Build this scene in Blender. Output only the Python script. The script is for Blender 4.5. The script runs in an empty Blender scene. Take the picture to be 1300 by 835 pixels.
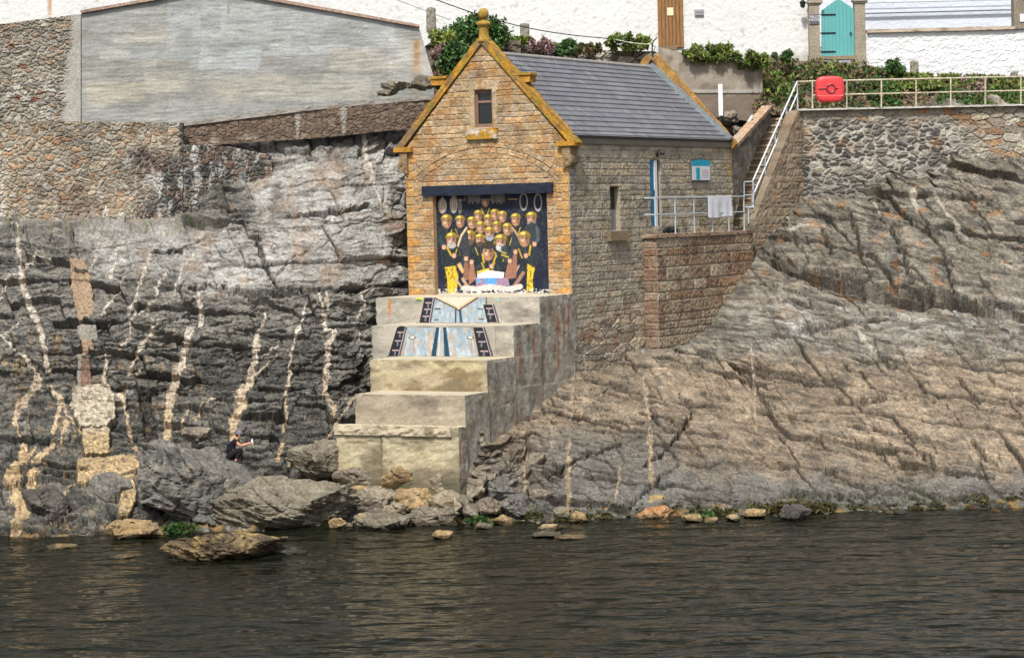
import bpy, math, random
import numpy as np
from mathutils import Vector, Matrix
from mathutils.bvhtree import BVHTree
random.seed(7); rng = np.random.default_rng(11)
scn = bpy.context.scene
COL = scn.collection
# ------------------------------------------------------------------ camera model (photo is 1300 x 835)
FPX, HC, CX, CY = 3240.0, 9.9, 650.0, 417.5
TILT, ROLL = math.atan(149.5/FPX), 0.025
f0 = np.array([0, math.cos(TILT), -math.sin(TILT)]); r0 = np.array([1.0, 0, 0]); u0 = np.array([0, math.sin(TILT), math.cos(TILT)])
RT = r0*math.cos(ROLL) - u0*math.sin(ROLL); UP = u0*math.cos(ROLL) + r0*math.sin(ROLL)
CAM = np.array([0, 0, HC])
def ray(px, py):
    px = np.asarray(px, float)[..., None]; py = np.asarray(py, float)[..., None]
    return f0 + (px-CX)/FPX*RT - (py-CY)/FPX*UP
def at(px, py, D):
    r = ray(px, py); D = np.asarray(D, float)
    return CAM + r*(D/r[..., 1])[..., None]
def proj(P):
    q = np.asarray(P, float) - CAM
    w = q@f0
    return CX + FPX*(q@RT)/w, CY - FPX*(q@UP)/w
cam = bpy.data.cameras.new('camera'); co = bpy.data.objects.new('camera', cam); COL.objects.link(co)
cam.sensor_width = 36; cam.lens = FPX/1300*36; cam.clip_start = 1; cam.clip_end = 3000
M = Matrix(((RT[0], UP[0], -f0[0], 0), (RT[1], UP[1], -f0[1], 0), (RT[2], UP[2], -f0[2], HC), (0, 0, 0, 1)))
co.matrix_world = M; scn.camera = co

# ------------------------------------------------------------------ noise
def hsh(ix, iy, s=0):
    ix = ix.astype(np.int64).astype(np.uint32) if hasattr(ix, 'astype') else np.uint32(ix)
    iy = iy.astype(np.int64).astype(np.uint32) if hasattr(iy, 'astype') else np.uint32(iy)
    with np.errstate(over='ignore'):
        h = ix*np.uint32(374761393) + iy*np.uint32(668265263) + np.uint32((s*2246822519+97) & 0xffffffff)
        h = (h ^ (h >> np.uint32(13)))*np.uint32(1274126177)
        h = h ^ (h >> np.uint32(16)); h = h*np.uint32(2654435761); h = h ^ (h >> np.uint32(15))
    return h.astype(np.float64)/4294967296.0
_tr = np.random.default_rng(5); _ang = _tr.random((256, 256))*6.2831853
TCOS = np.cos(_ang).astype(np.float32); TSIN = np.sin(_ang).astype(np.float32)
TRA = [_tr.random((256, 256)).astype(np.float32) for _ in range(3)]
def pn(x, y, s=0):
    x = np.asarray(x, np.float32); y = np.asarray(y, np.float32)
    ix = np.floor(x); iy = np.floor(y); fx = x-ix; fy = y-iy
    u = fx*fx*fx*(fx*(fx*6-15)+10); v = fy*fy*fy*(fy*(fy*6-15)+10)
    i0 = (ix.astype(np.int32)+s*37+11) & 255; j0 = (iy.astype(np.int32)+s*91+5) & 255; i1 = (i0+1) & 255; j1 = (j0+1) & 255
    def g(i, j, dx, dy):
        k = i*256+j
        return TCOS.take(k)*(fx-dx) + TSIN.take(k)*(fy-dy)
    p = g(i0, j0, 0, 0); q = g(i0, j1, 0, 1)
    p = p+u*(g(i1, j0, 1, 0)-p); q = q+u*(g(i1, j1, 1, 1)-q)
    return 1.5*(p+v*(q-p))
def fbm(x, y, o=4, s=0, g=.5):
    r = 0; a = 1; t = 0
    for i in range(o):
        r = r + a*pn(x*2**i, y*2**i, s+i*17); t += a; a *= g
    return r/t*1.4
def vor(x, y, s=0, j=.9):
    x = np.asarray(x, np.float32); y = np.asarray(y, np.float32)
    ix = np.floor(x); iy = np.floor(y); fx = x-ix; fy = y-iy; I = ix.astype(np.int32)+s*13; J = iy.astype(np.int32)+s*29
    F1 = np.full(x.shape, 9., np.float32); F2 = F1.copy(); ID = np.zeros(x.shape, np.float32); DX = ID.copy(); DY = ID.copy()
    for dx in (-1, 0, 1):
        for dy in (-1, 0, 1):
            k = ((I+dx) & 255)*256+((J+dy) & 255)
            qx = dx+.5+(TRA[0].take(k)-.5)*j - fx; qy = dy+.5+(TRA[1].take(k)-.5)*j - fy
            d = np.sqrt(qx*qx+qy*qy)
            m = d < F1
            F2 = np.where(m, F1, np.minimum(F2, d))
            ID = np.where(m, TRA[2].take(k), ID); DX = np.where(m, -qx, DX); DY = np.where(m, -qy, DY)
            F1 = np.where(m, d, F1)
    return F1, F2, ID, DX, DY
def h1(a, s):
    k = (a*65521).astype(np.int64)
    return TRA[s % 3].take(((k*7+s*4099) ^ (k >> 5)) & 65535)
def sst(a, b, x):
    t = np.clip((x-a)/(b-a), 0, 1); return t*t*(3-2*t)
def mix(a, b, t):
    t = np.asarray(t)[..., None]; return a*(1-t) + np.asarray(b)*t
def C(*a): return np.array(a, float)
def pal(h, cols):
    cols = np.array(cols, float); return cols[np.minimum((h*len(cols)).astype(int), len(cols)-1)]

# ------------------------------------------------------------------ materials
def material(name, rough=.9, base=None, n1=(1.5, .25), n2=(14, .35), bump=(12, .02), bump2=None, metal=0, spec=.3, stretch=None, tint=None):
    m = bpy.data.materials.new(name); m.use_nodes = True; nt = m.node_tree; nt.nodes.clear(); N = nt.nodes.new; L = nt.links.new
    out = N('ShaderNodeOutputMaterial'); b = N('ShaderNodeBsdfPrincipled'); L(b.outputs[0], out.inputs[0])
    b.inputs['Roughness'].default_value = rough; b.inputs['Metallic'].default_value = metal
    b.inputs['Specular IOR Level'].default_value = spec
    tc = N('ShaderNodeTexCoord'); vec = tc.outputs['Object']
    if stretch:
        mp = N('ShaderNodeMapping'); mp.inputs['Scale'].default_value = stretch; L(vec, mp.inputs[0]); vec = mp.outputs[0]
    if base is None:
        at_ = N('ShaderNodeAttribute'); at_.attribute_name = 'Col'; cur = at_.outputs['Color']
    else:
        rgb = N('ShaderNodeRGB'); rgb.outputs[0].default_value = (*base, 1); cur = rgb.outputs[0]
    for i, (sc, amt) in enumerate((n1, n2)):
        if amt <= 0: continue
        no = N('ShaderNodeTexNoise'); no.inputs['Scale'].default_value = sc; no.inputs['Detail'].default_value = 5; no.inputs['Roughness'].default_value = .62
        L(vec, no.inputs['Vector'])
        mr = N('ShaderNodeMapRange'); mr.inputs[1].default_value = .3; mr.inputs[2].default_value = .7
        mr.inputs[3].default_value = 1-amt; mr.inputs[4].default_value = 1+amt; L(no.outputs[0], mr.inputs[0])
        vm = N('ShaderNodeVectorMath'); vm.operation = 'SCALE'; L(cur, vm.inputs[0]); L(mr.outputs[0], vm.inputs['Scale']); cur = vm.outputs[0]
    if tint:
        no = N('ShaderNodeTexNoise'); no.inputs['Scale'].default_value = tint[0]; no.inputs['Detail'].default_value = 4; L(vec, no.inputs['Vector'])
        mr = N('ShaderNodeMapRange'); mr.inputs[1].default_value = .5; mr.inputs[2].default_value = .68; mr.inputs[4].default_value = tint[1]; L(no.outputs[0], mr.inputs[0])
        mx = N('ShaderNodeMix'); mx.data_type = 'RGBA'; L(mr.outputs[0], mx.inputs[0]); L(cur, mx.inputs[6]); mx.inputs[7].default_value = (*tint[2], 1); cur = mx.outputs[2]
    L(cur, b.inputs['Base Color'])
    nrm = None
    for bb in (bump, bump2):
        if not bb: continue
        no = N('ShaderNodeTexNoise'); no.inputs['Scale'].default_value = bb[0]; no.inputs['Detail'].default_value = 6; no.inputs['Roughness'].default_value = .6
        L(vec, no.inputs['Vector'])
        bp = N('ShaderNodeBump'); bp.inputs['Strength'].default_value = 1; bp.inputs['Distance'].default_value = bb[1]
        L(no.outputs[0], bp.inputs['Height'])
        if nrm: L(nrm, bp.inputs['Normal'])
        nrm = bp.outputs[0]
    if nrm: L(nrm, b.inputs['Normal'])
    return m
MROCK = material('rock', .85, n1=(.6, .22), n2=(9, .42), bump=(7, .10), bump2=(30, .03), spec=.35)
MSTONE = material('masonry', .9, n1=(1.2, .15), n2=(16, .3), bump=(18, .035))
MCONC = material('concrete', .9, n1=(.9, .12), n2=(12, .16), bump=(22, .012), bump2=(3, .03))
MRENDER = material('render', .95, n1=(.5, .06), n2=(10, .08), bump=(20, .015))
MWHITE = material('whitewash', .85, n1=(.35, .05), n2=(9, .05), bump=(5, .05))
MPAINT = material('painted', .6, n1=(2, .06), n2=(20, .08), bump=(30, .004))
MLICH = material('lichen_stone', .95, n1=(2.5, .3), n2=(14, .4), bump=(15, .03))
MSLATE = material('slate', .55, n1=(1.0, .10), n2=(9, .16), bump=(25, .006), spec=.4)
MMETAL = material('galvanised', .45, n1=(2, .08), n2=(20, .12), bump=(40, .002), metal=.35)
MWOOD = material('timber', .7, n1=(2, .15), n2=(6, .35), bump=(10, .01), stretch=(6, 6, .5))
MLEAF = material('leaf', .6, n1=(1.5, .25), n2=(8, .2), bump=None)
MCLOTH = material('cloth', .95, n1=(3, .08), n2=(20, .1), bump=(30, .01))
MSKIN = material('skin', .6, base=(.52, .27, .18), n1=(4, .05), n2=(20, .05), bump=None)
MGLASS = material('glass', .08, base=(.012, .018, .018), n1=(1, .1), n2=(3, .1), bump=None, spec=.7)
MPLAST = material('plastic', .4, n1=(2, .1), n2=(9, .12), bump=(20, .003), spec=.5)

# ------------------------------------------------------------------ mesh builder
class MB:
    def __init__(s): s.v = []; s.c = []; s.f = []; s.n = 0
    def raw(s, V, F, c):
        V = np.asarray(V, float).reshape(-1, 3); c = np.asarray(c, float)
        if c.ndim == 1: c = np.tile(c, (len(V), 1))
        s.v.append(V); s.c.append(c[:, :3]); s.f += [tuple(i+s.n for i in f) for f in F]; s.n += len(V)
        return s
    def grid(s, P, c, keep=None):
        ny, nx = P.shape[:2]; i = np.arange(ny*nx).reshape(ny, nx)
        q = np.stack([i[:-1, :-1], i[:-1, 1:], i[1:, 1:], i[1:, :-1]], -1)
        q = q[keep] if keep is not None else q.reshape(-1, 4)
        c = np.asarray(c, float)
        if c.ndim == 1: c = np.tile(c, (ny, nx, 1))
        s.v.append(P.reshape(-1, 3)); s.c.append(c.reshape(-1, 3)); s.f.append(q+s.n); s.n += ny*nx
        return s
    def box(s, o, ax, c, j=0):            # o = min corner, ax = three edge vectors
        o = np.asarray(o, float); a, b, d = [np.asarray(k, float) for k in ax]
        V = [o+i*a+j_*b+k*d for k in (0, 1) for j_ in (0, 1) for i in (0, 1)]
        V = [p+np.array([random.uniform(-j, j) for _ in range(3)]) for p in V]
        F = [(0, 2, 3, 1), (4, 5, 7, 6), (0, 1, 5, 4), (2, 6, 7, 3), (0, 4, 6, 2), (1, 3, 7, 5)]
        if np.dot(np.cross(a, b), d) < 0: F = [f[::-1] for f in F]
        return s.raw(V, F, c)
    def prism(s, pts, d, c):              # polygon of 3-D points extruded by d
        n = len(pts); A = np.array(pts, float); B = A+np.asarray(d, float)
        F = [tuple(range(n))[::-1], tuple(range(n, 2*n))] + [(i, (i+1) % n, n+(i+1) % n, n+i) for i in range(n)]
        return s.raw(np.vstack([A, B]), F, c)
    def tube(s, pts, r, c, k=8, closed=False):
        pts = [np.asarray(p, float) for p in pts]; n = len(pts); V = []
        rr = r if hasattr(r, '__len__') else [r]*n
        for i, p in enumerate(pts):
            t = pts[min(i+1, n-1)]-pts[max(i-1, 0)]
            if closed: t = pts[(i+1) % n]-pts[(i-1) % n]
            t = t/(np.linalg.norm(t)+1e-9)
            h = np.array([0, 0, 1.]) if abs(t[2]) < .9 else np.array([0, 1., 0])
            a = np.cross(t, h); a /= np.linalg.norm(a); b = np.cross(a, t)
            for q in range(k):
                an = 2*math.pi*q/k; V.append(p + rr[i]*(math.cos(an)*a + math.sin(an)*b))
        F = []
        for i in range(n if closed else n-1):
            i2 = (i+1) % n
            for q in range(k): F.append((i*k+q, i*k+(q+1) % k, i2*k+(q+1) % k, i2*k+q))
        if not closed: F += [tuple(range(k))[::-1], tuple(range((n-1)*k, n*k))]
        return s.raw(V, F, c)
    def lathe(s, base, prof, c, k=20):
        base = np.asarray(base, float); V = []
        for r, z in prof:
            for q in range(k): V.append(base+[r*math.cos(2*math.pi*q/k), r*math.sin(2*math.pi*q/k), z])
        F = [(i*k+q, i*k+(q+1) % k, (i+1)*k+(q+1) % k, (i+1)*k+q) for i in range(len(prof)-1) for q in range(k)]
        F += [tuple(range(k))[::-1], tuple(range((len(prof)-1)*k, len(prof)*k))]
        return s.raw(V, F, c)
    def build(s, name, mat, parent=None, smooth=False):
        V = np.vstack(s.v); Cc = np.vstack(s.c)
        big = [f for f in s.f if isinstance(f, np.ndarray)]; sm = [f for f in s.f if not isinstance(f, np.ndarray)]
        idx = [b.reshape(-1) for b in big]; ln = [np.full(len(b), 4) for b in big]
        if sm: idx.append(np.array([i for f in sm for i in f])); ln.append(np.array([len(f) for f in sm]))
        idx = np.concatenate(idx).astype(np.int32); ln = np.concatenate(ln).astype(np.int32)
        # drop unused verts
        used = np.zeros(len(V), bool); used[idx] = True; remap = np.cumsum(used)-1; V = V[used]; Cc = Cc[used]; idx = remap[idx].astype(np.int32)
        org = V.mean(0) if parent is None else np.zeros(3)
        if parent is None: org[2] = V[:, 2].min()
        par_off = np.array(parent.get('_o', (0, 0, 0))) if parent is not None else org
        me = bpy.data.meshes.new(name)
        me.vertices.add(len(V)); me.vertices.foreach_set('co', (V-par_off).astype(np.float32).ravel())
        me.loops.add(len(idx)); me.loops.foreach_set('vertex_index', idx)
        me.polygons.add(len(ln)); st = np.concatenate([[0], np.cumsum(ln)[:-1]]).astype(np.int32)
        me.polygons.foreach_set('loop_start', st); me.polygons.foreach_set('loop_total', ln)
        me.polygons.foreach_set('use_smooth', np.full(len(ln), smooth))
        me.update(calc_edges=True)
        ca = me.attributes.new('Col', 'FLOAT_COLOR', 'POINT')
        ca.data.foreach_set('color', np.hstack([np.clip(Cc, 0, 1), np.ones((len(Cc), 1))]).astype(np.float32).ravel())
        me.materials.append(mat)
        o = bpy.data.objects.new(name, me); COL.objects.link(o)
        if parent is not None: o.parent = parent
        else: o.location = org; o['_o'] = tuple(org)
        return o
def tag(o, label=None, cat=None, group=None, kind=None):
    if label: o['label'] = label
    if cat: o['category'] = cat
    if group: o['group'] = group
    if kind: o['kind'] = kind
    return o
def empty(name, loc, label, cat, group=None):
    o = bpy.data.objects.new(name, None); COL.objects.link(o); o.location = tuple(loc); o['_o'] = tuple(float(k) for k in loc)
    o.empty_display_size = .3
    return tag(o, label, cat, group)

# ------------------------------------------------------------------ masonry / surface styles: (U, V metres) -> (disp, colour)
def coursed(U, V, cols, ch=.24, bl=.5, mortar=(.36, .32, .25), rough=.03, seed=1, mw=.011, v0=None, var=.35):
    rs = np.random.default_rng(seed)
    y = V.min()-ch; ys = [y]
    while y < V.max()+ch: y += ch*rs.uniform(1-var, 1+var); ys.append(y)
    ys = np.array(ys)
    U = U + .012*pn(V*3, U*3, seed+5); Vw = V + .012*pn(U*2, V*2, seed+6)
    r = np.clip(np.searchsorted(ys, Vw)-1, 0, len(ys)-2)
    dy = np.minimum(Vw-ys[r], ys[r+1]-Vw); dx = np.zeros(U.shape); ID = np.zeros(U.shape); u0_, u1_ = U.min()-1, U.max()+1
    for k in range(len(ys)-1):
        m = r == k
        if not m.any(): continue
        x = u0_ - rs.uniform(0, bl); xs = [x]
        while x < u1_: x += bl*rs.uniform(.5, 1.6); xs.append(x)
        xs = np.array(xs); q = np.clip(np.searchsorted(xs, U[m])-1, 0, len(xs)-2)
        dx[m] = np.minimum(U[m]-xs[q], xs[q+1]-U[m]); ID[m] = hsh(q.astype(float), np.full(q.shape, float(k)), seed)
    d = np.minimum(dx, dy) + .008*pn(U*14, V*14, seed+9)
    e = sst(mw*.6, mw*2.6, d)
    disp = e*(rough*(.7+.6*h1(ID, 4)) + rough*.9*fbm(U*6+ID*30, V*6, 3, seed) ) - (1-e)*.008
    col = pal(ID, cols)*(.82+.36*h1(ID, 9))[..., None]*(1+.22*fbm(U*9, V*9, 3, seed+3))[..., None]
    return disp, mix(col, np.array(mortar), 1-e), ID
def rubble(U, V, cols, sx=.38, sy=.24, mortar=(.42, .38, .32), mw=.07, seed=1, rough=.05, warp=.05):
    a = (U+warp*fbm(U*2, V*2, 3, seed))/sx; b = (V+warp*fbm(U*2, V*2, 3, seed+3))/sy
    F1, F2, ID, DX, DY = vor(a, b, seed)
    e = sst(mw*.5, mw*1.8, F2-F1+.03*pn(U*12, V*12, seed))
    disp = e*(rough*(.5+h1(ID, 3)) + rough*.6*fbm(U*7+ID*9, V*7, 3, seed+7)) - (1-e)*.01
    col = pal(ID, cols)*(.75+.5*h1(ID, 5))[..., None]*(1+.25*fbm(U*8, V*8, 3, seed+2))[..., None]
    return disp, mix(col, np.array(mortar)*(1+.15*fbm(U*5, V*5, 3, seed+8))[..., None], 1-e), ID
def interp(px, pts): 
    p = np.array(pts, float); return np.interp(px, p[:, 0], p[:, 1])
def sheet(mb, x0, x1, top, bot, Dpts, style, res=.035, back=.6, taper=0):
    """retaining wall: top / bottom outlines read off the photo at distance D(px); grid with relief and a real thickness"""
    Dm = interp((x0+x1)/2, Dpts); n = int(max(8, (x1-x0)/FPX*Dm/res))
    px = np.linspace(x0, x1, n); tp = interp(px, top); bt = interp(px, bot); D = interp(px, Dpts)
    m = int(max(6, (bt-tp).max()/FPX*Dm/res)); t = np.linspace(0, 1, m)[:, None]
    PX = np.tile(px, (m, 1)); PY = bt*(1-t)+tp*t; P = at(PX, PY, np.tile(D, (m, 1)))
    A = at(px, np.full(n, 200.), D); s = np.concatenate([[0], np.cumsum(np.hypot(*(np.diff(A[:, :2], axis=0).T)))])
    U = np.tile(s, (m, 1)); V = P[..., 2]
    d, col, *_ = style(U, V, PX, PY)
    dr = A[-1, :2]-A[0, :2]; dr /= np.linalg.norm(dr); nrm = np.array([dr[1], -dr[0], 0])
    Pd = P + d[..., None]*nrm
    mb.grid(Pd, col)
    # thickness: border loop swept back
    loop = np.concatenate([Pd[0, :], Pd[1:, -1], Pd[-1, ::-1][1:], Pd[::-1, 0][1:]]); lc = np.concatenate([col[0, :], col[1:, -1], col[-1, ::-1][1:], col[::-1, 0][1:]])
    ks = [0, back*.3, back*.65, back]; G = np.stack([loop - nrm*k for k in ks]); mb.grid(G, np.stack([lc]*4))
    return P, PX, PY, nrm
# ------------------------------------------------------------------ boathouse frame
YAW = math.radians(28)
ua = np.array([math.cos(YAW), -math.sin(YAW), 0]); va = np.array([math.sin(YAW), math.cos(YAW), 0]); za = np.array([0, 0, 1.])
O = at(724, 300, 89.5); O[2] = 0
def HP(a, b, z):
    a, b, z = np.broadcast_arrays(np.asarray(a, float), b, z)
    return O + a[..., None]*ua + b[..., None]*va + z[..., None]*za
def onb(px, py, b=0.):            # pixel -> (a, z) on a plane parallel to the gable front
    r = ray(px, py); t = (b-(CAM-O)@va)/(r@va); P = CAM + r*t[..., None]
    return (P-O)@ua, P[..., 2]
def ona(px, py, a=0.):            # pixel -> (b, z) on a plane parallel to the side wall
    r = ray(px, py); t = (a-(CAM-O)@ua)/(r@ua); P = CAM + r*t[..., None]
    return (P-O)@va, P[..., 2]
W = -float(onb(517, 300)[0]); LEN = float(ona(929, 200)[0])
AM = -W/2; ZE = 12.45
ZR = float(onb(611, 56)[1])
print('house', W, LEN, ZR, 'eave', ona(727, 176), ona(925, 180), 'mid px', proj(HP(AM, 0, ZR)))

# ------------------------------------------------------------------ cliff: depth field from profiles, relief along the normal
def yw(px): return interp(px, [(-400, 690), (0, 682), (130, 678), (230, 672), (420, 668), (560, 660), (700, 660), (850, 655), (1000, 652), (1300, 643), (1700, 632)])
def Dwater(px, py):
    r = ray(px, py); return HC/np.maximum(-r[..., 2], 1e-4)*r[..., 1]
cols_px = [-200, 0, 140, 200, 300, 430, 480, 517, 590, 600, 655, 700, 727, 770, 820, 870, 905, 950, 1010, 1150, 1300, 1500]
def bh(px): return float((lambda b: (HP(0, b, 0))[1])(ona(px, 400)[0]))
prof = {
 -200: [(90, 97), (290, 93), (400, 89.5), (500, 86.8), (600, 84)],
 0: [(90, 97), (275, 94), (300, 91.5), (400, 89), (500, 86.5), (600, 83.5), (650, 81.6)],
 140: [(90, 97), (275, 94), (300, 91.5), (400, 89), (500, 87), (600, 84.3), (650, 81.4)],
 200: [(90, 97), (275, 94.2), (300, 91.5), (400, 89), (500, 87), (600, 84.3)],
 300: [(90, 98), (180, 96), (275, 92.5), (365, 90.3), (380, 89.7), (500, 87.2), (600, 84.5)],
 430: [(90, 99), (180, 95.5), (275, 92.6), (360, 90.6), (385, 90), (500, 88), (600, 85.4), (640, 82.5)],
 480: [(90, 100), (180, 96), (275, 93.6), (370, 92), (400, 91), (500, 89), (600, 85), (640, 82.5)],
 517: [(90, 101), (180, 96.5), (275, 94.5), (370, 93.5), (500, 91), (600, 84.8), (640, 82.5)],
 590: [(90, 108), (300, 100), (450, 93), (600, 85), (612, 83.9), (645, 82.4)],
 600: [(90, 108), (300, 100), (450, 93), (535, 84.6), (560, 82.9), (600, 82.7), (640, 82.0)],
 655: [(90, 108), (300, 100), (450, 93), (510, 87), (535, 85.5), (600, 83)],
 700: [(90, 109), (300, 101), (440, 94), (485, 89), (508, 87.6), (600, 83.3)],
 727: [(90, 109), (300, 101), (430, 94), (455, 91), (478, 89.2), (560, 85.6), (610, 83.2)],
 770: [(90, 110), (300, 104), (430, 96), (455, 92.6), (520, 88.3), (600, 84.3)],
 820: [(90, 110), (300, 105), (410, 97.6), (435, 95.0), (520, 89.2), (600, 84.4)],
 870: [(90, 110), (300, 106), (400, 100), (430, 97.2), (500, 91.6), (600, 84.5)],
 905: [(90, 110), (200, 108), (300, 106), (375, 101.6), (395, 99.8), (500, 92), (600, 84.8)],
 950: [(90, 110), (200, 109), (270, 107.5), (320, 103.6), (345, 102), (390, 98), (500, 91), (600, 84.8)],
 1010: [(90, 112), (200, 107.5), (262, 105.4), (320, 102), (380, 98.2), (450, 93.5), (550, 87.2), (600, 84.4)],
 1150: [(90, 112), (140, 107), (240, 105.6), (320, 101.6), (380, 97.8), (450, 92.8), (550, 86.6), (600, 84)],
 1300: [(90, 112), (140, 107), (200, 105.8), (320, 101), (380, 97), (450, 92.3), (550, 86), (600, 83.4)],
 1500: [(90, 112), (140, 107), (200, 105.8), (320, 101), (380, 97), (450, 92.3), (550, 86), (600, 83)]}
ST = 1.0
gx = np.arange(-110, 1411, ST); gy = np.arange(88, 722, ST)
tab = []
for c in cols_px:
    p = list(prof[c]); w = float(yw(c)); dw = float(Dwater(c, w)); p = [q for q in p if q[0] < w-8]
    p += [(w, dw), (w+18, dw-1.2), (w+40, dw-3.2), (w+90, dw-8)]
    tab.append(np.interp(gy, [q[0] for q in p], [q[1] for q in p]))
tab = np.array(tab)
Dg = np.empty((len(gy), len(gx)))
for i in range(len(gy)): Dg[i] = np.interp(gx, cols_px, tab[:, i])
def blur(A, n):
    k = np.hanning(n+2)[1:-1]; k /= k.sum(); p = n//2
    A = np.pad(A, ((p, p), (p, p)), 'edge')
    A = np.apply_along_axis(lambda r: np.convolve(r, k, 'valid'), 0, A)
    return np.apply_along_axis(lambda r: np.convolve(r, k, 'valid'), 1, A)
Dg = blur(Dg, 11)
X, Y = np.meshgrid(gx, gy)
Pb = at(X, Y, Dg)
tx = np.gradient(Pb, axis=1); ty = np.gradient(Pb, axis=0)
Nn = np.cross(tx, ty); Nn /= np.linalg.norm(Nn, axis=-1, keepdims=True)+1e-12
if Nn[300, 300, 1] > 0: Nn = -Nn
x = X/36.; y = Y/36.
WX = x+.25*fbm(x*.8, y*.8, 3, 40); WY = y+.25*fbm(x*.8, y*.8, 3, 50)
def layer(ang, L1, L2, s, wob=.12, soft=1.5):
    c_, s_ = math.cos(ang), math.sin(ang)
    a = (WX*c_+WY*s_)/L1; b = (-WX*s_+WY*c_)/L2
    b = b + wob*fbm(a*1.3, b*.4, 3, s+9)/L2**.5
    F1, F2, ID, DX, DY = vor(a, b, s)
    d = (ID-.5) + soft*((h1(ID, 1)-.5)*DX + (h1(ID, 2)-.35)*DY)
    return d, F2-F1, ID
SX_ = x+.10*fbm(x*.5, y*.5, 3, 240)+.03*fbm(x*2.5, y*2.5, 2, 244); SY_ = y+.10*fbm(x*.5, y*.5, 3, 250)+.03*fbm(x*2.5, y*2.5, 2, 254)
def blocks(a1, a2, L1, L2, s, tilt=1.2, wob=.35):
    """angular blocks between a bedding set (a1) and a joint set (a2): height, distance to nearest joint, id"""
    v = (-SX_*math.sin(a1)+SY_*math.cos(a1))/L2; v = v+wob*pn(v*.37, SX_*.12, s+1)+wob*.35*pn(SX_*.5/L1, v, s+2)
    r = np.floor(v); fv = v-r
    u = (SX_*math.sin(a2)-SY_*math.cos(a2))/L1; u = u+hsh(r, r*0+s, s)*9+wob*pn(u*.45, r*1.7, s+3)
    c = np.floor(u); fu = u-c; ID = hsh(c, r, s+5); t1 = hsh(c, r, s+6)-.5; t2 = hsh(c, r, s+7)-.30
    h = (ID-.5)+tilt*(t1*(fu-.5)*1.4+t2*(fv-.5)*1.4)
    e = np.minimum(np.minimum(fu, 1-fu)*L1, np.minimum(fv, 1-fv)*L2)
    return h, e, ID
def ledge(ang, L, s, wob=.5):
    c_, s_ = math.cos(ang), math.sin(ang)
    a = (WX*c_+WY*s_); b = (-WX*s_+WY*c_)/L + wob*fbm(WX*.45, WY*.9, 4, s)
    k = np.floor(b); f = b-k
    amp = hsh(k, np.floor(a*.35+hsh(k, k*0, s)*5), s+1)
    return (f-.5)*(.35+.9*amp)*sst(-.35, .25, fbm(a*.4+k*3.1, b*.5, 2, s+4)), f
def R(x0, x1, y0, y1, sx=30, sy=20, s=1, w=22):
    wx = X+w*fbm(x*.7, y*.7, 4, 300+s); wy = Y+w*fbm(x*.7, y*.7, 4, 330+s)
    return sst(x0-sx, x0+sx, wx)*(1-sst(x1-sx, x1+sx, wx))*sst(y0-sy, y0+sy, wy)*(1-sst(y1-sy, y1+sy, wy))
print('relief')
# left: black, finely bedded; right: big slabs dipping down to the right
dA, cA, iA = layer(.04, 2.1, .75, 1); dB, cB, iB = layer(-.12, .85, .3, 5); l1, f1 = ledge(.03, .55, 9); l2, f2 = ledge(-.08, .19, 13, .7)
b1, e1, j1 = blocks(.05, 1.25, 1.9, .62, 301); b2, e2, j2 = blocks(-.06, 1.9, .75, .24, 307); b3, e3, j3 = blocks(.10, .9, .34, .11, 311)
left = .17*dA + .05*dB + .10*l1 + .03*l2 + .36*b1 + .11*b2 + .04*b3 - .08*np.exp(-(e1/.035)**2) - .04*np.exp(-(e2/.025)**2)
dC, cC, iC = layer(.58, 2.6, 1.0, 21, .2); dD, cD, iD = layer(.72, 1.2, .38, 25); l3, f3 = ledge(.10, .85, 29, .6); l4, f4 = ledge(.5, .22, 33, .6); dE, cE, iE = layer(.02, 1.6, .45, 37)
dH, cH, iH = layer(.80, 2.0, .34, 63, .15); jm = sst(.0, .3, fbm(x*.55, y*.8, 3, 64)); jH = np.exp(-(cH/.045)**2)*jm
gent = sst(380, 470, Y)
b4, e4, j4 = blocks(.14, .92, 3.0, 1.15, 321, 1.3, .45); b5, e5, j5 = blocks(.20, .98, 1.1, .46, 327, 1.3, .45); b6, e6, j6 = blocks(.10, .80, .42, .17, 331); b7, e7, j7 = blocks(.55, 1.45, 1.5, .8, 337, 1.3)
upz = 1-sst(370, 400, Y+10*fbm(x*.3, y*.3, 2, 5)); k5 = sst(-.25, .25, fbm(x*.35, y*.5, 3, 341)); k6 = sst(-.1, .35, fbm(x*.5, y*.7, 3, 345))
J4 = np.exp(-(e4/.035)**2)*sst(-.5, .1, fbm(x*.4+5, y*.4, 2, 349)); J5 = np.exp(-(e5/.025)**2)*k5
right = (1-.25*gent)*(.30*b4 + .20*b5*(.3+.7*k5) + .09*b6*(.4+.6*k6) + .10*dC + .10*l3) + .10*upz*b7 - .13*J4 - .07*J5
dF, cF, iF = layer(.0, 3.2, 1.3, 41, .2); l5, f5 = ledge(-.03, .75, 45, .35); l6, f6 = ledge(.02, .16, 47, .5)
b8, e8, j8 = blocks(-.03, 1.1, 3.4, 1.2, 351, 1.0, .3); pale = .28*b8 + .05*dF + .06*l5 + .03*l6 + .04*b2 + .02*b3 - .10*np.exp(-(e8/.03)**2) - .10*np.exp(-(cF/.03)**2)
dG, cG, iG = layer(-.1, .8, .45, 61); knob = .38*dG + .15*dB - .2*np.exp(-(cG/.08)**2)
wr = sst(600, 650, X+.12*(620-Y))
zp = np.maximum(R(315, 520, 195, 362, 20, 12, 1, 12), np.maximum(.85*R(110, 340, 286, 345, 30, 14, 2, 26), R(235, 330, 320, 370, 15, 10, 3)))
zp2 = R(455, 545, 425, 452, 10, 8, 4, 8)
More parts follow.
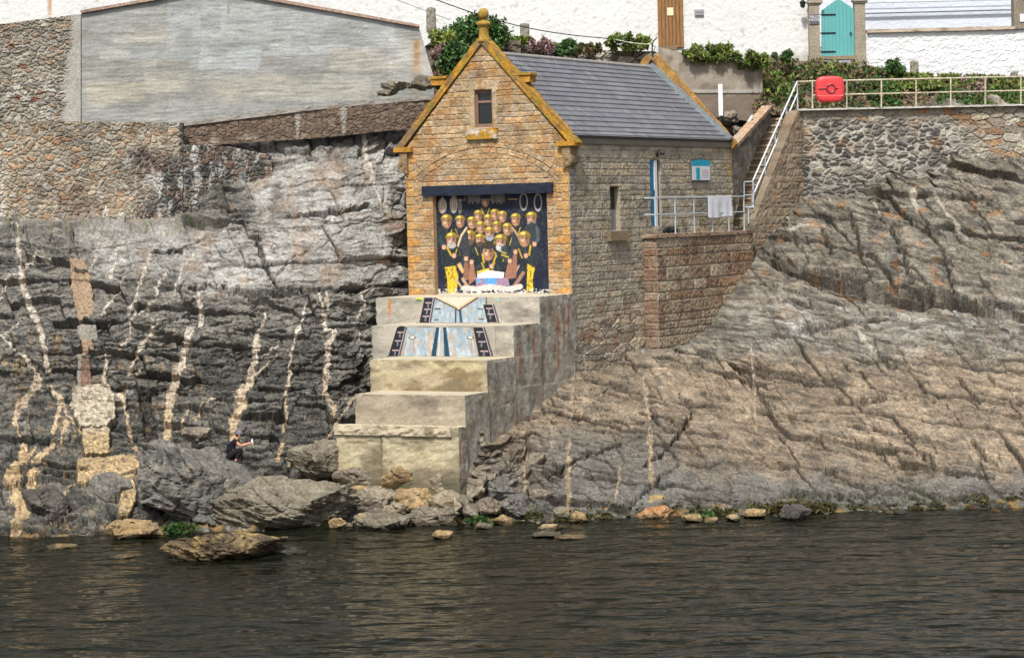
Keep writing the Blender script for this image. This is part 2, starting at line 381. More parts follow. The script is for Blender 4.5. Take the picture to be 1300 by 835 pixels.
zk = np.maximum(R(230, 545, 150, 200, 10, 10, 5, 8), R(590, 690, 550, 645, 15, 8, 6, 8)); zk = np.maximum(zk, R(500, 560, 230, 375, 8, 30, 7, 8))
zk = np.maximum(zk, R(880, 980, 100, 240, 10, 10, 8, 5))
band = R(930, 1500, 385, 445, 40, 14, 10)
ba, ea, ja = blocks(.16, .88, .62, .13, 371, 1.0, .5); bb, eb, jb = blocks(.02, 1.05, 1.6, .09, 377, .8, .5); kb = sst(-.1, .3, fbm(x*.45+3, y*.6, 3, 381))
JA = np.exp(-(ea/.014)**2)*sst(-.15, .3, fbm(x*.9, y*1.1, 3, 383)); JB = np.exp(-(eb/.012)**2)*kb
right = right + .035*ba + .03*bb*kb - .035*JA - .02*JB
disp = left*(1-wr)+right*wr
disp = disp*(1-zp)+pale*zp; disp = disp*(1-zk)+knob*zk
b9, e9, j9 = blocks(.07, 1.2, 3.2, .42, 361, 1.2, .4); disp = disp*(1-.8*band)+.8*band*(.26*b9+.06*l1+.05*b6-.10*np.exp(-(e9/.03)**2))
mid = fbm(x*1.6, y*2.4, 4, 70); fine = fbm(x*7, y*11, 4, 80); grit = fbm(x*19, y*24, 2, 90)
LX = [(900, 300), (955, 312), (990, 337), (1030, 352), (1100, 368), (1150, 380), (1185, 384), (1270, 394), (1340, 398), (1450, 402)]; ly = interp(gx, LX)[None, :]+9*fbm(x*.5, y*.3+1, 4, 431)-Y
lm = sst(930, 975, X)*(1-.45*sst(1120, 1260, X)); disp = disp + lm*(.42*np.exp(-np.clip(ly, 0, 400)/55)*(ly > 0) - .30*np.exp(-np.clip(-ly, 0, 400)/16)*(ly <= 0))
q_ = (1-.58*wr)*(1-.5*zp); disp = disp + q_*(.12*mid + .045*fine + .016*grit)
def seg_field(pts, margin=10, warp=2.2):
    """distance to a polyline minus its local half width, in photo pixels, evaluated in a window"""
    p = np.array(pts, float); hw = p[:, 2]/2
    x0, x1 = p[:, 0].min()-p[:, 2].max()-margin, p[:, 0].max()+p[:, 2].max()+margin; y0, y1 = p[:, 1].min()-margin-p[:, 2].max(), p[:, 1].max()+margin+p[:, 2].max()
    ii = slice(max(0, int((y0-gy[0])/ST)), max(1, int((y1-gy[0])/ST))); jj = slice(max(0, int((x0-gx[0])/ST)), max(1, int((x1-gx[0])/ST)))
    xs = X[ii, jj]; ys = Y[ii, jj]
    xs = xs+warp*fbm(xs/9, ys/9, 3, 7)+warp*.5*pn(xs/2.5, ys/2.5, 8); ys = ys+warp*fbm(xs/9+40, ys/9, 3, 9)
    best = np.full(xs.shape, 99.)
    for k in range(len(p)-1):
        ax_, ay, bx, by = p[k, 0], p[k, 1], p[k+1, 0], p[k+1, 1]
        L2 = (bx-ax_)**2+(by-ay)**2+1e-9; t = np.clip(((xs-ax_)*(bx-ax_)+(ys-ay)*(by-ay))/L2, 0, 1)
        d = np.hypot(xs-ax_-t*(bx-ax_), ys-ay-t*(by-ay)) - (hw[k]*(1-t)+hw[k+1]*t)
        best = np.minimum(best, d)
    return ii, jj, best
veins = [
 [(22, 285, 3), (24, 315, 5), (27, 345, 6), (32, 375, 8), (45, 400, 9), (52, 420, 9), (57, 445, 7), (60, 470, 7)],
 [(66, 335, 3), (50, 330, 4), (32, 338, 4)], [(27, 348, 3), (8, 356, 4), (0, 375, 4), (-20, 400, 4)], [(0, 428, 3), (20, 412, 3), (32, 400, 2)], [(0, 425, 2), (20, 448, 3), (45, 468, 3)],
 [(48, 478, 12), (46, 492, 14), (40, 503, 9), (22, 520, 7), (18, 540, 8), (24, 556, 4)],
 [(60, 488, 4), (75, 505, 5), (88, 530, 4), (103, 548, 3)], [(62, 492, 3), (76, 512, 5), (72, 535, 5), (66, 552, 4)], [(84, 538, 7), (78, 556, 4)], [(46, 565, 5), (35, 578, 6)], [(68, 560, 8), (58, 575, 9), (42, 584, 6)],
 [(30, 570, 10), (16, 600, 18), (22, 630, 16), (28, 655, 18), (20, 672, 16)], [(42, 600, 14), (38, 630, 12), (30, 650, 10)],
 [(62, 655, 3), (80, 628, 3), (95, 612, 2)], [(78, 645, 2), (88, 668, 2)],
 [(123, 326, 2), (116, 338, 3), (114, 352, 3)], [(148, 318, 2), (146, 335, 3), (140, 352, 3)], [(158, 352, 3), (146, 372, 4), (138, 385, 4), (129, 402, 3)],
 [(196, 312, 2), (186, 340, 3), (178, 360, 4), (172, 380, 5), (163, 400, 5)], [(168, 404, 4), (165, 425, 4), (158, 438, 3), (150, 444, 4)],
 [(212, 345, 3), (202, 362, 4), (197, 378, 4), (178, 392, 4), (168, 402, 3)], [(186, 396, 2), (196, 412, 4)], [(204, 412, 4), (185, 430, 5), (178, 442, 5), (166, 462, 4)], [(180, 465, 3), (165, 478, 4)],
 [(132, 445, 3), (136, 462, 3), (130, 480, 4), (142, 500, 4), (156, 505, 5), (160, 525, 5), (166, 550, 4), (172, 570, 3), (182, 590, 3)], [(162, 498, 4), (156, 508, 4)],
 [(247, 322, 3), (232, 340, 4), (228, 355, 3), (220, 372, 3)],
 [(263, 362, 4), (250, 380, 6), (255, 395, 6), (256, 408, 6), (240, 425, 9), (232, 450, 10), (225, 478, 12), (218, 500, 10), (213, 525, 11), (212, 558, 8)], [(238, 520, 3), (229, 545, 3)],
 [(337, 392, 4), (334, 410, 5), (326, 425, 7), (324, 450, 8), (320, 470, 9), (316, 488, 10), (303, 500, 13), (310, 518, 12), (298, 532, 12), (296, 553, 13)], [(352, 436, 3), (335, 450, 4)], [(362, 442, 3), (345, 455, 3), (325, 472, 3)],
 [(276, 502, 2), (256, 518, 3), (247, 536, 3)],
 [(389, 388, 3), (377, 420, 4), (369, 450, 4), (368, 480, 4), (362, 505, 5), (364, 528, 4), (360, 545, 3)], [(360, 560, 4), (352, 586, 7)],
 [(403, 374, 4), (409, 390, 5), (413, 418, 6)], [(414, 372, 3), (416, 396, 4)], [(418, 418, 6), (425, 422, 7), (417, 440, 7), (415, 470, 7), (411, 500, 7), (420, 511, 5), (424, 520, 4), (424, 535, 3)],
 [(462, 371, 5), (460, 390, 4), (457, 403, 3)], [(460, 415, 2), (457, 430, 2)], [(446, 508, 3), (430, 535, 4), (418, 550, 3), (402, 562, 3), (385, 572, 3)], [(382, 575, 3), (366, 588, 4)],
 [(462, 170, 4), (465, 195, 6), (469, 215, 8), (474, 232, 4), (480, 255, 4), (495, 268, 3)], [(510, 315, 3), (508, 350, 3)],
 [(724, 540, 2), (722, 575, 4), (723, 600, 6), (721, 645, 7)], [(727, 495, 2), (725, 540, 1)], [(816, 478, 2), (818, 495, 3), (822, 520, 4), (824, 530, 4)], [(826, 545, 6), (827, 575, 6), (826, 608, 6)], [(666, 582, 2), (664, 608, 4), (667, 628, 3)], [(788, 590, 2), (784, 620, 3), (780, 640, 3)],
 [(953, 440, 3), (957, 480, 3), (958, 520, 3), (961, 548, 2)], [(1087, 414, 4), (1095, 428, 6), (1110, 446, 6), (1114, 456, 3)], [(1188, 252, 3), (1200, 270, 4), (1226, 304, 5)], [(1158, 245, 7), (1166, 275, 6)], [(1105, 250, 4), (1117, 268, 3)],
 [(962, 305, 2), (1000, 293, 3), (1035, 283, 3)], [(1003, 276, 2), (1004, 292, 2)]]
vein = np.zeros(X.shape)
for v_ in veins:
    ii, jj, d = seg_field(v_, 10, 3.0); xs, ys = X[ii, jj], Y[ii, jj]; d = d+np.median([q[2] for q in v_])*(.01+.30*fbm(xs/13, ys/17, 3, 400)+.16*pn(xs/4, ys/7, 404))+1.2*sst(.5, .65, fbm(xs/20, ys/9, 3, 408))
    vein[ii, jj] = np.maximum(vein[ii, jj], 1-sst(-.5, .4, d))
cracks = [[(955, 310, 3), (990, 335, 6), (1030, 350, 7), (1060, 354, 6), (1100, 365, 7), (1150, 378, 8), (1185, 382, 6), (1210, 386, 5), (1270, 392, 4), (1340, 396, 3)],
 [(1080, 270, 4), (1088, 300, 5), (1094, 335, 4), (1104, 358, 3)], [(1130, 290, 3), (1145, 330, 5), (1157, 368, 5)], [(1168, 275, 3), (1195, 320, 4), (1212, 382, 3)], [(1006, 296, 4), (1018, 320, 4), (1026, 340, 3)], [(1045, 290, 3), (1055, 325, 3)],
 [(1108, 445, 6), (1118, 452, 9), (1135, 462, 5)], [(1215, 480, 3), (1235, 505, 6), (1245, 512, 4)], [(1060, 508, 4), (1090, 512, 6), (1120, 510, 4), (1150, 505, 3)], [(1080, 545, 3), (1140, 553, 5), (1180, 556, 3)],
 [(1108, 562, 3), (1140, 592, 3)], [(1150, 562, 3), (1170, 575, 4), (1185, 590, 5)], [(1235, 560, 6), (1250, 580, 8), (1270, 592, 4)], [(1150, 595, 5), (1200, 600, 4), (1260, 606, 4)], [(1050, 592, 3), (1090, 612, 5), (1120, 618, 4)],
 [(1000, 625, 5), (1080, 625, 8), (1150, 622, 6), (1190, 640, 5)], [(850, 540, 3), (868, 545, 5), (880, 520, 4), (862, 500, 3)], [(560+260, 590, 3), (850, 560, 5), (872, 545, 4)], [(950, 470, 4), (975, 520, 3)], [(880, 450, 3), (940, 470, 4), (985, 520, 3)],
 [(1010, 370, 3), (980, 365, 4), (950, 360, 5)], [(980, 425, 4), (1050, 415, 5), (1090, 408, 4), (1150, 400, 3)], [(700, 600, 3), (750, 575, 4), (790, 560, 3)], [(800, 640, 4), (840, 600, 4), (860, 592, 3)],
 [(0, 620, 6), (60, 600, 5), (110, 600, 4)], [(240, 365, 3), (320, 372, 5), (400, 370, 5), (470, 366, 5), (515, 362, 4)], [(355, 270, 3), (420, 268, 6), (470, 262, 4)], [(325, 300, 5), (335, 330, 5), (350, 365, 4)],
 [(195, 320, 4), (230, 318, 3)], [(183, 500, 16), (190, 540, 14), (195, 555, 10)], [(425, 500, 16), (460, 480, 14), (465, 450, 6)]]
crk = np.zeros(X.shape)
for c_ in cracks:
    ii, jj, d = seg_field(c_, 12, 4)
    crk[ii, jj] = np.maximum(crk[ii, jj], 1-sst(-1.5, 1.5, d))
# remains of an old built channel running down the left rock
dyke = np.zeros(X.shape); slabm = np.zeros(X.shape); redp = np.zeros(X.shape)
def poly_mask(pts, soft=1.5, warp=2.5):
    wx = X+warp*fbm(X/8, Y/8, 3, 5); wy = Y+warp*fbm(X/8+9, Y/8, 3, 6)
    inside = np.zeros(X.shape, bool); n = len(pts)
    for i in range(n):
        x1, y1 = pts[i]; x2, y2 = pts[(i+1) % n]
        c = ((y1 > wy) != (y2 > wy)) & (wx < (x2-x1)*(wy-y1)/(y2-y1+1e-9)+x1); inside ^= c
    return inside.astype(float)
ochre_blobs = [[(88, 328), (108, 330), (112, 345), (90, 345)], [(90, 347), (114, 348), (120, 385), (116, 405), (100, 408), (92, 380)], [(102, 432), (116, 430), (120, 444), (104, 452)]]
for q in ochre_blobs: dyke = np.maximum(dyke, poly_mask(q))
redp = poly_mask([(104, 455), (114, 455), (117, 492), (102, 492)])
for q in ([(98, 412), (122, 410), (124, 432), (100, 432)], [(98, 450), (104, 450), (102, 494), (98, 494)]): slabm = np.maximum(slabm, poly_mask(q))
plat = [[(94, 495), (130, 490), (146, 505), (148, 530), (135, 545), (102, 545), (88, 520)], [(104, 547), (139, 546), (138, 580), (106, 580)], [(98, 585), (170, 582), (184, 598), (140, 612), (98, 618)], [(155, 612), (170, 608), (172, 640), (160, 660), (150, 658)]]
platm = np.zeros(X.shape)
for q in plat: platm = np.maximum(platm, poly_mask(q))
dyke_all = np.clip(dyke+slabm+redp+platm, 0, 1)
disp = disp*(1-.85*dyke_all) + .16*platm + .03*dyke_all + .02*fine*dyke_all
disp = disp*(1-.35*vein) + vein*(.02+.02*pn(X/4, Y/3, 66)) - .30*crk
# silence relief where the terrain meets the buildings
nearh = sst(500, 540, X)*(1-sst(960, 1000, X))*(1-sst(400, 470, Y+0*X))
disp = disp*(1-.75*nearh)
under = sst(0, 25, Y-yw(X)); disp = disp*(1-.8*under)
Pc = Pb + Nn*disp[..., None]
# --- rock colour (albedo)
n1 = fbm(x*.5, y*.7, 4, 110); n2 = fbm(x*1.7, y*4.2, 4, 120); n3 = fbm(x*.9, y*.9, 3, 130)
dark = mix(np.tile(C(.080, .079, .072), X.shape+(1,)), C(.175, .163, .138), sst(-.3, .5, n2))
dark = mix(dark, C(.17, .16, .145), .6*sst(.1, .6, n3)); dark = dark*(.8+.4*j1)[..., None]*(.85+.3*j2)[..., None]
midc = mix(np.tile(C(.13, .125, .115), X.shape+(1,)), C(.22, .205, .18), sst(-.4, .4, n2))
palec = mix(np.tile(C(.345, .335, .315), X.shape+(1,)), C(.17, .155, .14), sst(-.1, .5, n2)); palec = mix(palec, C(.27, .20, .145), .65*sst(.1, .5, n3)); palec = mix(palec, C(.46, .45, .43), .6*sst(.25, .6, fbm(x*.8, y*2.6, 4, 150)))
warm = mix(np.tile(C(.245, .195, .145), X.shape+(1,)), C(.165, .14, .112), sst(-.1, .5, n2)); warm = mix(warm, C(.31, .26, .20), .6*sst(.1, .6, fbm(x*.9, y*2, 3, 160)))
blue = mix(np.tile(C(.165, .158, .142), X.shape+(1,)), C(.11, .105, .095), sst(-.2, .5, n2))
upr = mix(np.tile(C(.185, .162, .130), X.shape+(1,)), C(.105, .095, .082), sst(-.2, .4, n2)); upr = mix(upr, C(.27, .26, .23), .35*sst(.1, .6, fbm(x*1.1, y*2.5, 4, 170)))
col = dark.copy()
col = mix(col, midc*1.1, .8*R(-300, 500, 270, 430, 40, 30, 20, 40)); col = mix(col, midc, .45*R(330, 450, 380, 430, 30, 20, 21))
col = mix(col, midc, .8*R(230, 560, 140, 230, 10, 20, 22)); col = mix(col, palec, zp); col = mix(col, palec, .9*zp2)
warm = warm*(.86+.28*j4)[..., None]*(.9+.2*j5)[..., None]; upr = upr*(.85+.3*j7)[..., None]*(.9+.2*j5)[..., None]; sk_ = fbm((SX_+.2*SY_)*.8, (SY_-.2*SX_)*7, 4, 420); sk2 = fbm((SX_+SY_)*.9, (SY_-SX_)*4, 3, 424); warm = warm*C(1.03, 1.01, .96)*(1+.42*sk_+.30*sk2)[..., None]; upr = upr*C(1.18, 1.19, 1.17)*(1+.5*sk_+.32*sk2)[..., None]; rightc = mix(warm, upr, 1-sst(430, 475, Y+24*n1)); rightc = mix(rightc, palec, .75*band*sst(-.25, .3, sk_))
rightc = mix(rightc, blue, sst(575, 625, Y+30*n1+.04*(X-800)*0)); rightc = mix(rightc, blue, .8*R(690, 860, 545, 700, 25, 20, 25))
col = mix(col, rightc, wr)
col = mix(col, C(.20, .17, .13), .6*R(430, 600, 590, 680, 30, 12, 26)*(1-wr))
orange = .75*sst(.33, .6, fbm(x*1.5, y*2.2, 4, 180))*np.clip(R(960, 1400, 240, 400, 20, 20, 30)*.75 + R(230, 330, 200, 260, 10, 10, 31)*.5 + R(470, 520, 280, 345, 8, 20, 32)*.6, 0, 1)
col = mix(col, C(.34, .15, .045), orange)
col = mix(col, C(.30, .20, .10), .5*sst(.25, .5, fbm(x*2.2, y*2.2, 4, 190))*R(-200, 260, 420, 690, 20, 20, 33))
J7 = .7*JA+.45*JB; J6 = np.exp(-(e6/.018)**2)*k6; jc = np.clip((1.1*J4+.9*J5+.45*J6+J7)*wr + .8*crk + .5*np.exp(-(e1/.03)**2)*(1-wr)*(1-zp), 0, 1); col = mix(col, C(.035, .03, .024), .72*jc)  # joints and cracks darkened: crevice shade painted into the rock colour
# quartz flecks
fl = sst(.42, .62, fbm(x*3.2, y*9, 3, 200)); col = mix(col, C(.40, .38, .34), .22*fl*(.3+.7*wr+zp)*(.35+.65*(1-sst(430, 600, Y))))
vc = mix(np.tile(C(.54, .49, .42), X.shape+(1,)), C(.47, .35, .20), sst(400, 600, Y)); vc = mix(vc, C(.26, .18, .12), .6*sst(-.05, .45, fbm(X/7, Y/11, 3, 210)))
col = mix(col, vc, vein*(.95-.38*sst(600, 680, X)))
col = mix(col, C(.30, .215, .145), dyke); col = mix(col, C(.24, .22, .19), slabm); col = mix(col, C(.19, .115, .085), redp)
pc = mix(np.tile(C(.42, .31, .17), X.shape+(1,)), C(.40, .35, .27), 1-sst(540, 560, Y)); pc = mix(pc, C(.22, .18, .12), .5*sst(0, .5, fbm(X/5, Y/5, 3, 220))); pc = pc*(.8+.45*fbm(X/3.5, Y/2.5, 3, 225)+.2)[..., None]; pc = mix(pc, C(.10, .085, .06), .7*sst(.15, .45, fbm(X/9, Y/4, 3, 226))); col = mix(col, pc, platm)
# splash zone: weed and ochre growth at the waterline
wl = yw(X)-Y+8*n1
zone = (1-sst(4, 30, wl+12*n2)); col = mix(col, C(.030, .028, .016), .85*zone*sst(-.25, .25, fbm(X/14, Y/6, 3, 230)))
col = mix(col, C(.28, .17, .05), .7*(1-sst(0, 9, wl))*sst(.05, .35, fbm(X/22, Y/7, 3, 240)))
wz = R(980, 1200, 618, 650, 20, 6, 40, 8); col = mix(col, C(.045, .05, .015), .7*wz*sst(.05, .3, fbm(X/8, Y/5, 3, 250)))
col = mix(col, C(.10, .13, .03), .6*sst(.35, .5, fbm(X/9, Y/7, 3, 260))*R(-200, 260, 272, 300, 10, 5, 41, 5))
col = col*(1+.20*grit+.22*fine)[..., None]
# top edge of the cliff
topy = interp(gx, [(-200, 262), (150, 262), (228, 262), (229, 178), (340, 168), (545, 146), (560, 95), (640, 95), (880, 95), (1025, 130), (1500, 130)])
keep = (Y[:-1, :-1] >= topy[None, :-1])
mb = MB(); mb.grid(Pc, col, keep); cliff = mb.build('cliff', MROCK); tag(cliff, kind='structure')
print('cliff done')
def cliff_pt(px, py):
    i = int(round((py-gy[0])/ST)); j = int(round((px-gx[0])/ST)); return Pc[i, j]
# sea bed and hillside core so nothing is open behind
mb = MB(); n = 60
gxx, gyy = np.meshgrid(np.linspace(-400, 400, n), np.linspace(-20, 600, n)); mb.grid(np.stack([gxx, gyy, np.full(gxx.shape, -3.5)+.4*fbm(gxx/20, gyy/20, 2, 3)], -1), C(.07, .065, .045))
tag(mb.build('sea_bed', MROCK), kind='structure')
# ------------------------------------------------------------------ water
def wave(xx, yy):
    return .045*fbm(xx*.22, yy*.4, 2, 511)*(1+fbm(xx*.06, yy*.1, 2, 515)) + .030*fbm(xx*.35, yy*.75, 3, 501) + .020*fbm(xx*1.1+yy*.2, yy*2.2, 3, 505) + .007*pn(xx*4, yy*7, 509)
ys_ = np.concatenate([np.arange(45, 84.5, .07)]); xs_ = np.arange(-20, 21, .09)
gxx, gyy = np.meshgrid(xs_, ys_)
mb = MB(); edge = np.minimum(np.minimum(gxx+20, 20.9-gxx), gyy-45).clip(0, 1.5)/1.5
mb.grid(np.stack([gxx, gyy, 1.25*wave(gxx, gyy)*edge], -1), C(.02, .02, .015))
for (xa, xb, ya, yb) in ((-500, -20, -300, 95), (float(xs_[-1]), 500, -300, 95), (-20, float(xs_[-1]), -300, 45)):
    gx2, gy2 = np.meshgrid(np.linspace(xa, xb, 20), np.linspace(ya, yb, 20)); mb.grid(np.stack([gx2, gy2, gx2*0], -1), C(.02, .02, .015))
MW = bpy.data.materials.new('sea_water'); MW.use_nodes = True; nt = MW.node_tree; b = nt.nodes['Principled BSDF']
b.inputs['Base Color'].default_value = (.008, .009, .005, 1); b.inputs['Roughness'].default_value = .07; b.inputs['IOR'].default_value = 1.33; b.inputs['Specular IOR Level'].default_value = .22
tc = nt.nodes.new('ShaderNodeTexCoord'); prev = None
for (sx, sy, dist, det) in ((.55, 1.3, .42, 2), (3.0, 5.5, .035, 3)):
    mp = nt.nodes.new('ShaderNodeMapping'); mp.inputs['Scale'].default_value = (sx, sy, 1); nt.links.new(tc.outputs['Object'], mp.inputs[0])
    no = nt.nodes.new('ShaderNodeTexNoise'); no.inputs['Scale'].default_value = 1; no.inputs['Detail'].default_value = det; nt.links.new(mp.outputs[0], no.inputs['Vector'])
    bp = nt.nodes.new('ShaderNodeBump'); bp.inputs['Distance'].default_value = dist; bp.inputs['Strength'].default_value = 1; nt.links.new(no.outputs[0], bp.inputs['Height'])
    if prev: nt.links.new(prev, bp.inputs['Normal'])
    prev = bp.outputs[0]
nt.links.new(prev, b.inputs['Normal'])
tag(mb.build('water', MW, smooth=True), kind='structure')
# ------------------------------------------------------------------ wall sheets in the house frame
def linspace_cuts(a, b, res, cuts):
    ks = sorted([a, b]+[c for c in cuts if a < c < b]); out = []
    for p, q in zip(ks[:-1], ks[1:]):
        n = max(1, int(round((q-p)/res))); out += list(np.linspace(p, q, n, endpoint=False))
    return np.array(out+[b])
def wallgrid(mb, fn, nrm, s0, s1, z0, z1, style, holes=(), res=.026, ztop=None, depth=.45, swap=False):
    """fn(s, z) -> point; ztop(s) clips the top (gable); holes = (s0, s1, z0, z1) get reveals"""
    S = linspace_cuts(s0, s1, res, [h for q in holes for h in q[:2]]); Z = linspace_cuts(z0, z1, res, [h for q in holes for h in q[2:4]])
    SS, ZZ = np.meshgrid(S, Z); ZZc = ZZ if ztop is None else np.minimum(ZZ, ztop(SS))
    d, col, _ = style(SS, ZZ)
    e = np.minimum(np.minimum(SS-s0, s1-SS), 1)
    for h in holes:
        q = np.maximum(np.maximum(h[0]-SS, SS-h[1]), np.maximum(h[2]-ZZ, ZZ-h[3])); e = np.minimum(e, np.abs(q))
    d = d*np.clip(e/.03, 0, 1)
    P = fn(SS, ZZc) + d[..., None]*nrm
    cs = (SS[:-1, :-1]+SS[1:, 1:])/2; cz = (ZZ[:-1, :-1]+ZZ[1:, 1:])/2
    keep = np.ones(cs.shape, bool)
    if ztop is not None: keep &= ZZ[:-1, :-1] < ztop(cs)
    for h in holes: keep &= ~((cs > h[0]) & (cs < h[1]) & (cz > h[2]) & (cz < h[3]))
    mb.grid(P[:, ::-1] if swap else P, col[:, ::-1] if swap else col, keep[:, ::-1] if swap else keep)
    rc = col.reshape(-1, 3).mean(0)
    for h in holes:
        a, b, c, e2 = h[:4]; q = [(a, c), (b, c), (b, e2), (a, e2)]
        for i in range(4):
            p1, p2 = q[i], q[(i+1) % 4]
            A, B = fn(np.array(p1[0]), np.array(p1[1])), fn(np.array(p2[0]), np.array(p2[1]))
            mb.raw([A, B, B-nrm*h[4], A-nrm*h[4]], [(0, 1, 2, 3)], rc)
    # body of the wall behind the face
    for (x, y) in ((s0, 1), (s1, 1)):
        A, B = fn(np.array(x), np.array(z0)), fn(np.array(x), np.array(z1 if ztop is None else min(z1, float(ztop(np.array(x))))))
        mb.raw([A, B, B-nrm*depth, A-nrm*depth], [(0, 1, 2, 3)], rc)
house = empty('boathouse', HP(AM, 0, 7.0), 'old stone boathouse with slate roof and a painted gable above the stepped slip', 'boathouse')
ORG = [(.42, .285, .155), (.38, .255, .135), (.45, .335, .20), (.35, .235, .125), (.42, .305, .18), (.44, .285, .15), (.39, .31, .22)]
GRY = [(.36, .31, .235), (.32, .28, .215), (.40, .35, .27), (.34, .30, .24), (.37, .30, .21), (.29, .26, .21)]
# front gable
oa0, oz1 = onb(549, 246); oa1, _ = onb(694, 246); _, oz0 = onb(620, 373)
wa0, wz1 = onb(602, 115); wa1, _ = onb(624, 115); _, wz0 = onb(612, 162)
la0, lz1 = onb(535, 236); la1, _ = onb(700, 229); _, lz0 = onb(620, 246.5)
oa0, oa1, oz0, oz1, wa0, wa1, wz0, wz1, la0, la1, lz0, lz1 = [float(k) for k in (oa0, oa1, oz0, oz1, wa0, wa1, wz0, wz1, la0, la1, lz0, lz1)]
FN = -va
ZQ = float(onb(715, 191)[1])
def rake(a): return ZR - np.abs(a-AM)*(ZR-ZE+.25)/(W/2)
def front_style(S, Z):
    d, c, I = front_style0(S, Z); return d, c*C(.95, .915, .87), I
def front_style0(S, Z):
    d, c, ID = coursed(S, Z, ORG, ch=.245, bl=.50, rough=.024, seed=3, mortar=(.42, .36, .27))
    # segmental relieving arch above the lintel
    cx, half = (la0+la1)/2, (la1-la0)/2+.1; rise = .95; Rr = (half**2+rise**2)/(2*rise); cz = lz1+.12+rise-Rr
    rr = np.hypot(S-cx, Z-cz); th = np.arctan2(S-cx, Z-cz); ring = (rr > Rr) & (rr < Rr+.42) & (np.abs(S-cx) < half+.1) & (Z > lz1+.1)
    dv, cv, _ = coursed(th*Rr, rr-Rr, ORG, ch=.42, bl=.38, rough=.035, seed=8, v0=0, var=.001, mortar=(.42, .36, .27))
    eb = np.minimum(np.abs(rr-Rr), np.abs(rr-Rr-.42)); cv = mix(cv, C(.42, .36, .27), (1-sst(.008, .025, eb)))
    c = np.where(ring[..., None], cv, c); d = np.where(ring, dv*sst(.006, .03, eb), d)
    # smooth dressed quoins on both corners below the kneelers
    for x0, x1 in ((-W, -W+.52), (-.52, 0)):
        q = (S >= x0) & (S <= x1) & (Z < ZQ+.1)
        ll = .30+.22*(np.floor(Z/.30) % 2); inq = q & ((S-x0 < ll) if x0 < -1 else (x1-S < ll))
        zz = np.abs((Z/.30) % 1-.5)*.30; e = sst(.006, .022, .15-zz)*sst(.004, .02, np.abs((S-x0 if x0 < -1 else x1-S)-ll))
        h = hsh(np.floor(Z/.30), np.floor(S*0)+3, 5)
        cc = mix(pal(h, [(.50, .27, .09), (.54, .32, .12), (.46, .29, .13), (.50, .34, .18)])*(1+.15*fbm(S*7, Z*7, 3, 5))[..., None], C(.42, .36, .27), 1-e)
        c = np.where(inq[..., None], cc, c); d = np.where(inq, e*(.045+.02*fbm(S*8, Z*8, 3, 6))-.008, d)
    # dressed stones round the window
    q = (S > wa0-.2) & (S < wa1+.2) & (Z > wz0-.15) & (Z < wz1+.32)
    lint = q | ((S > wa0-.55) & (S < wa1+.35) & (Z > wz1) & (Z < wz1+.30))
    c = np.where(lint[..., None], (C(.42, .33, .22)*np.ones(c.shape))*(1+.25*fbm(S*6, Z*6, 3, 15))[..., None], c); d = np.where(lint, .03+.012*fbm(S*8, Z*8, 3, 16), d)
    # weathering: pale lime, orange lichen near the coping, iron stains
    c = mix(c, C(.40, .20, .03), .8*sst(.1, .5, fbm(S*2.2, Z*3, 4, 33))*sst(.9, .2, rake(S)-Z)*1.0)
    c = mix(c, C(.45, .38, .28), .45*sst(.05, .5, fbm(S*1.1, Z*1.7, 4, 35))*sst(ZQ-1, ZQ+2, Z))
    c = mix(c, C(.34, .15, .04), .5*sst(.15, .5, fbm(S*1.9, Z*1.1, 4, 37)))
    c = mix(c, C(.15, .12, .09), .45*sst(.2, .5, fbm(S*1.3+9, Z*2.1, 4, 39)))
    return d, c, ID
mb = MB()
SNAP = lambda v: v
wallgrid(mb, lambda s, z: HP(s, 0, z), FN, -W, 0, 6.0, ZR, front_style, holes=[(wa0, wa1, wz0, wz1, .22), (oa0, oa1, oz0-.4, lz1-.1, .30)], ztop=rake, res=.024)
mb.build('front_wall', MSTONE, house)
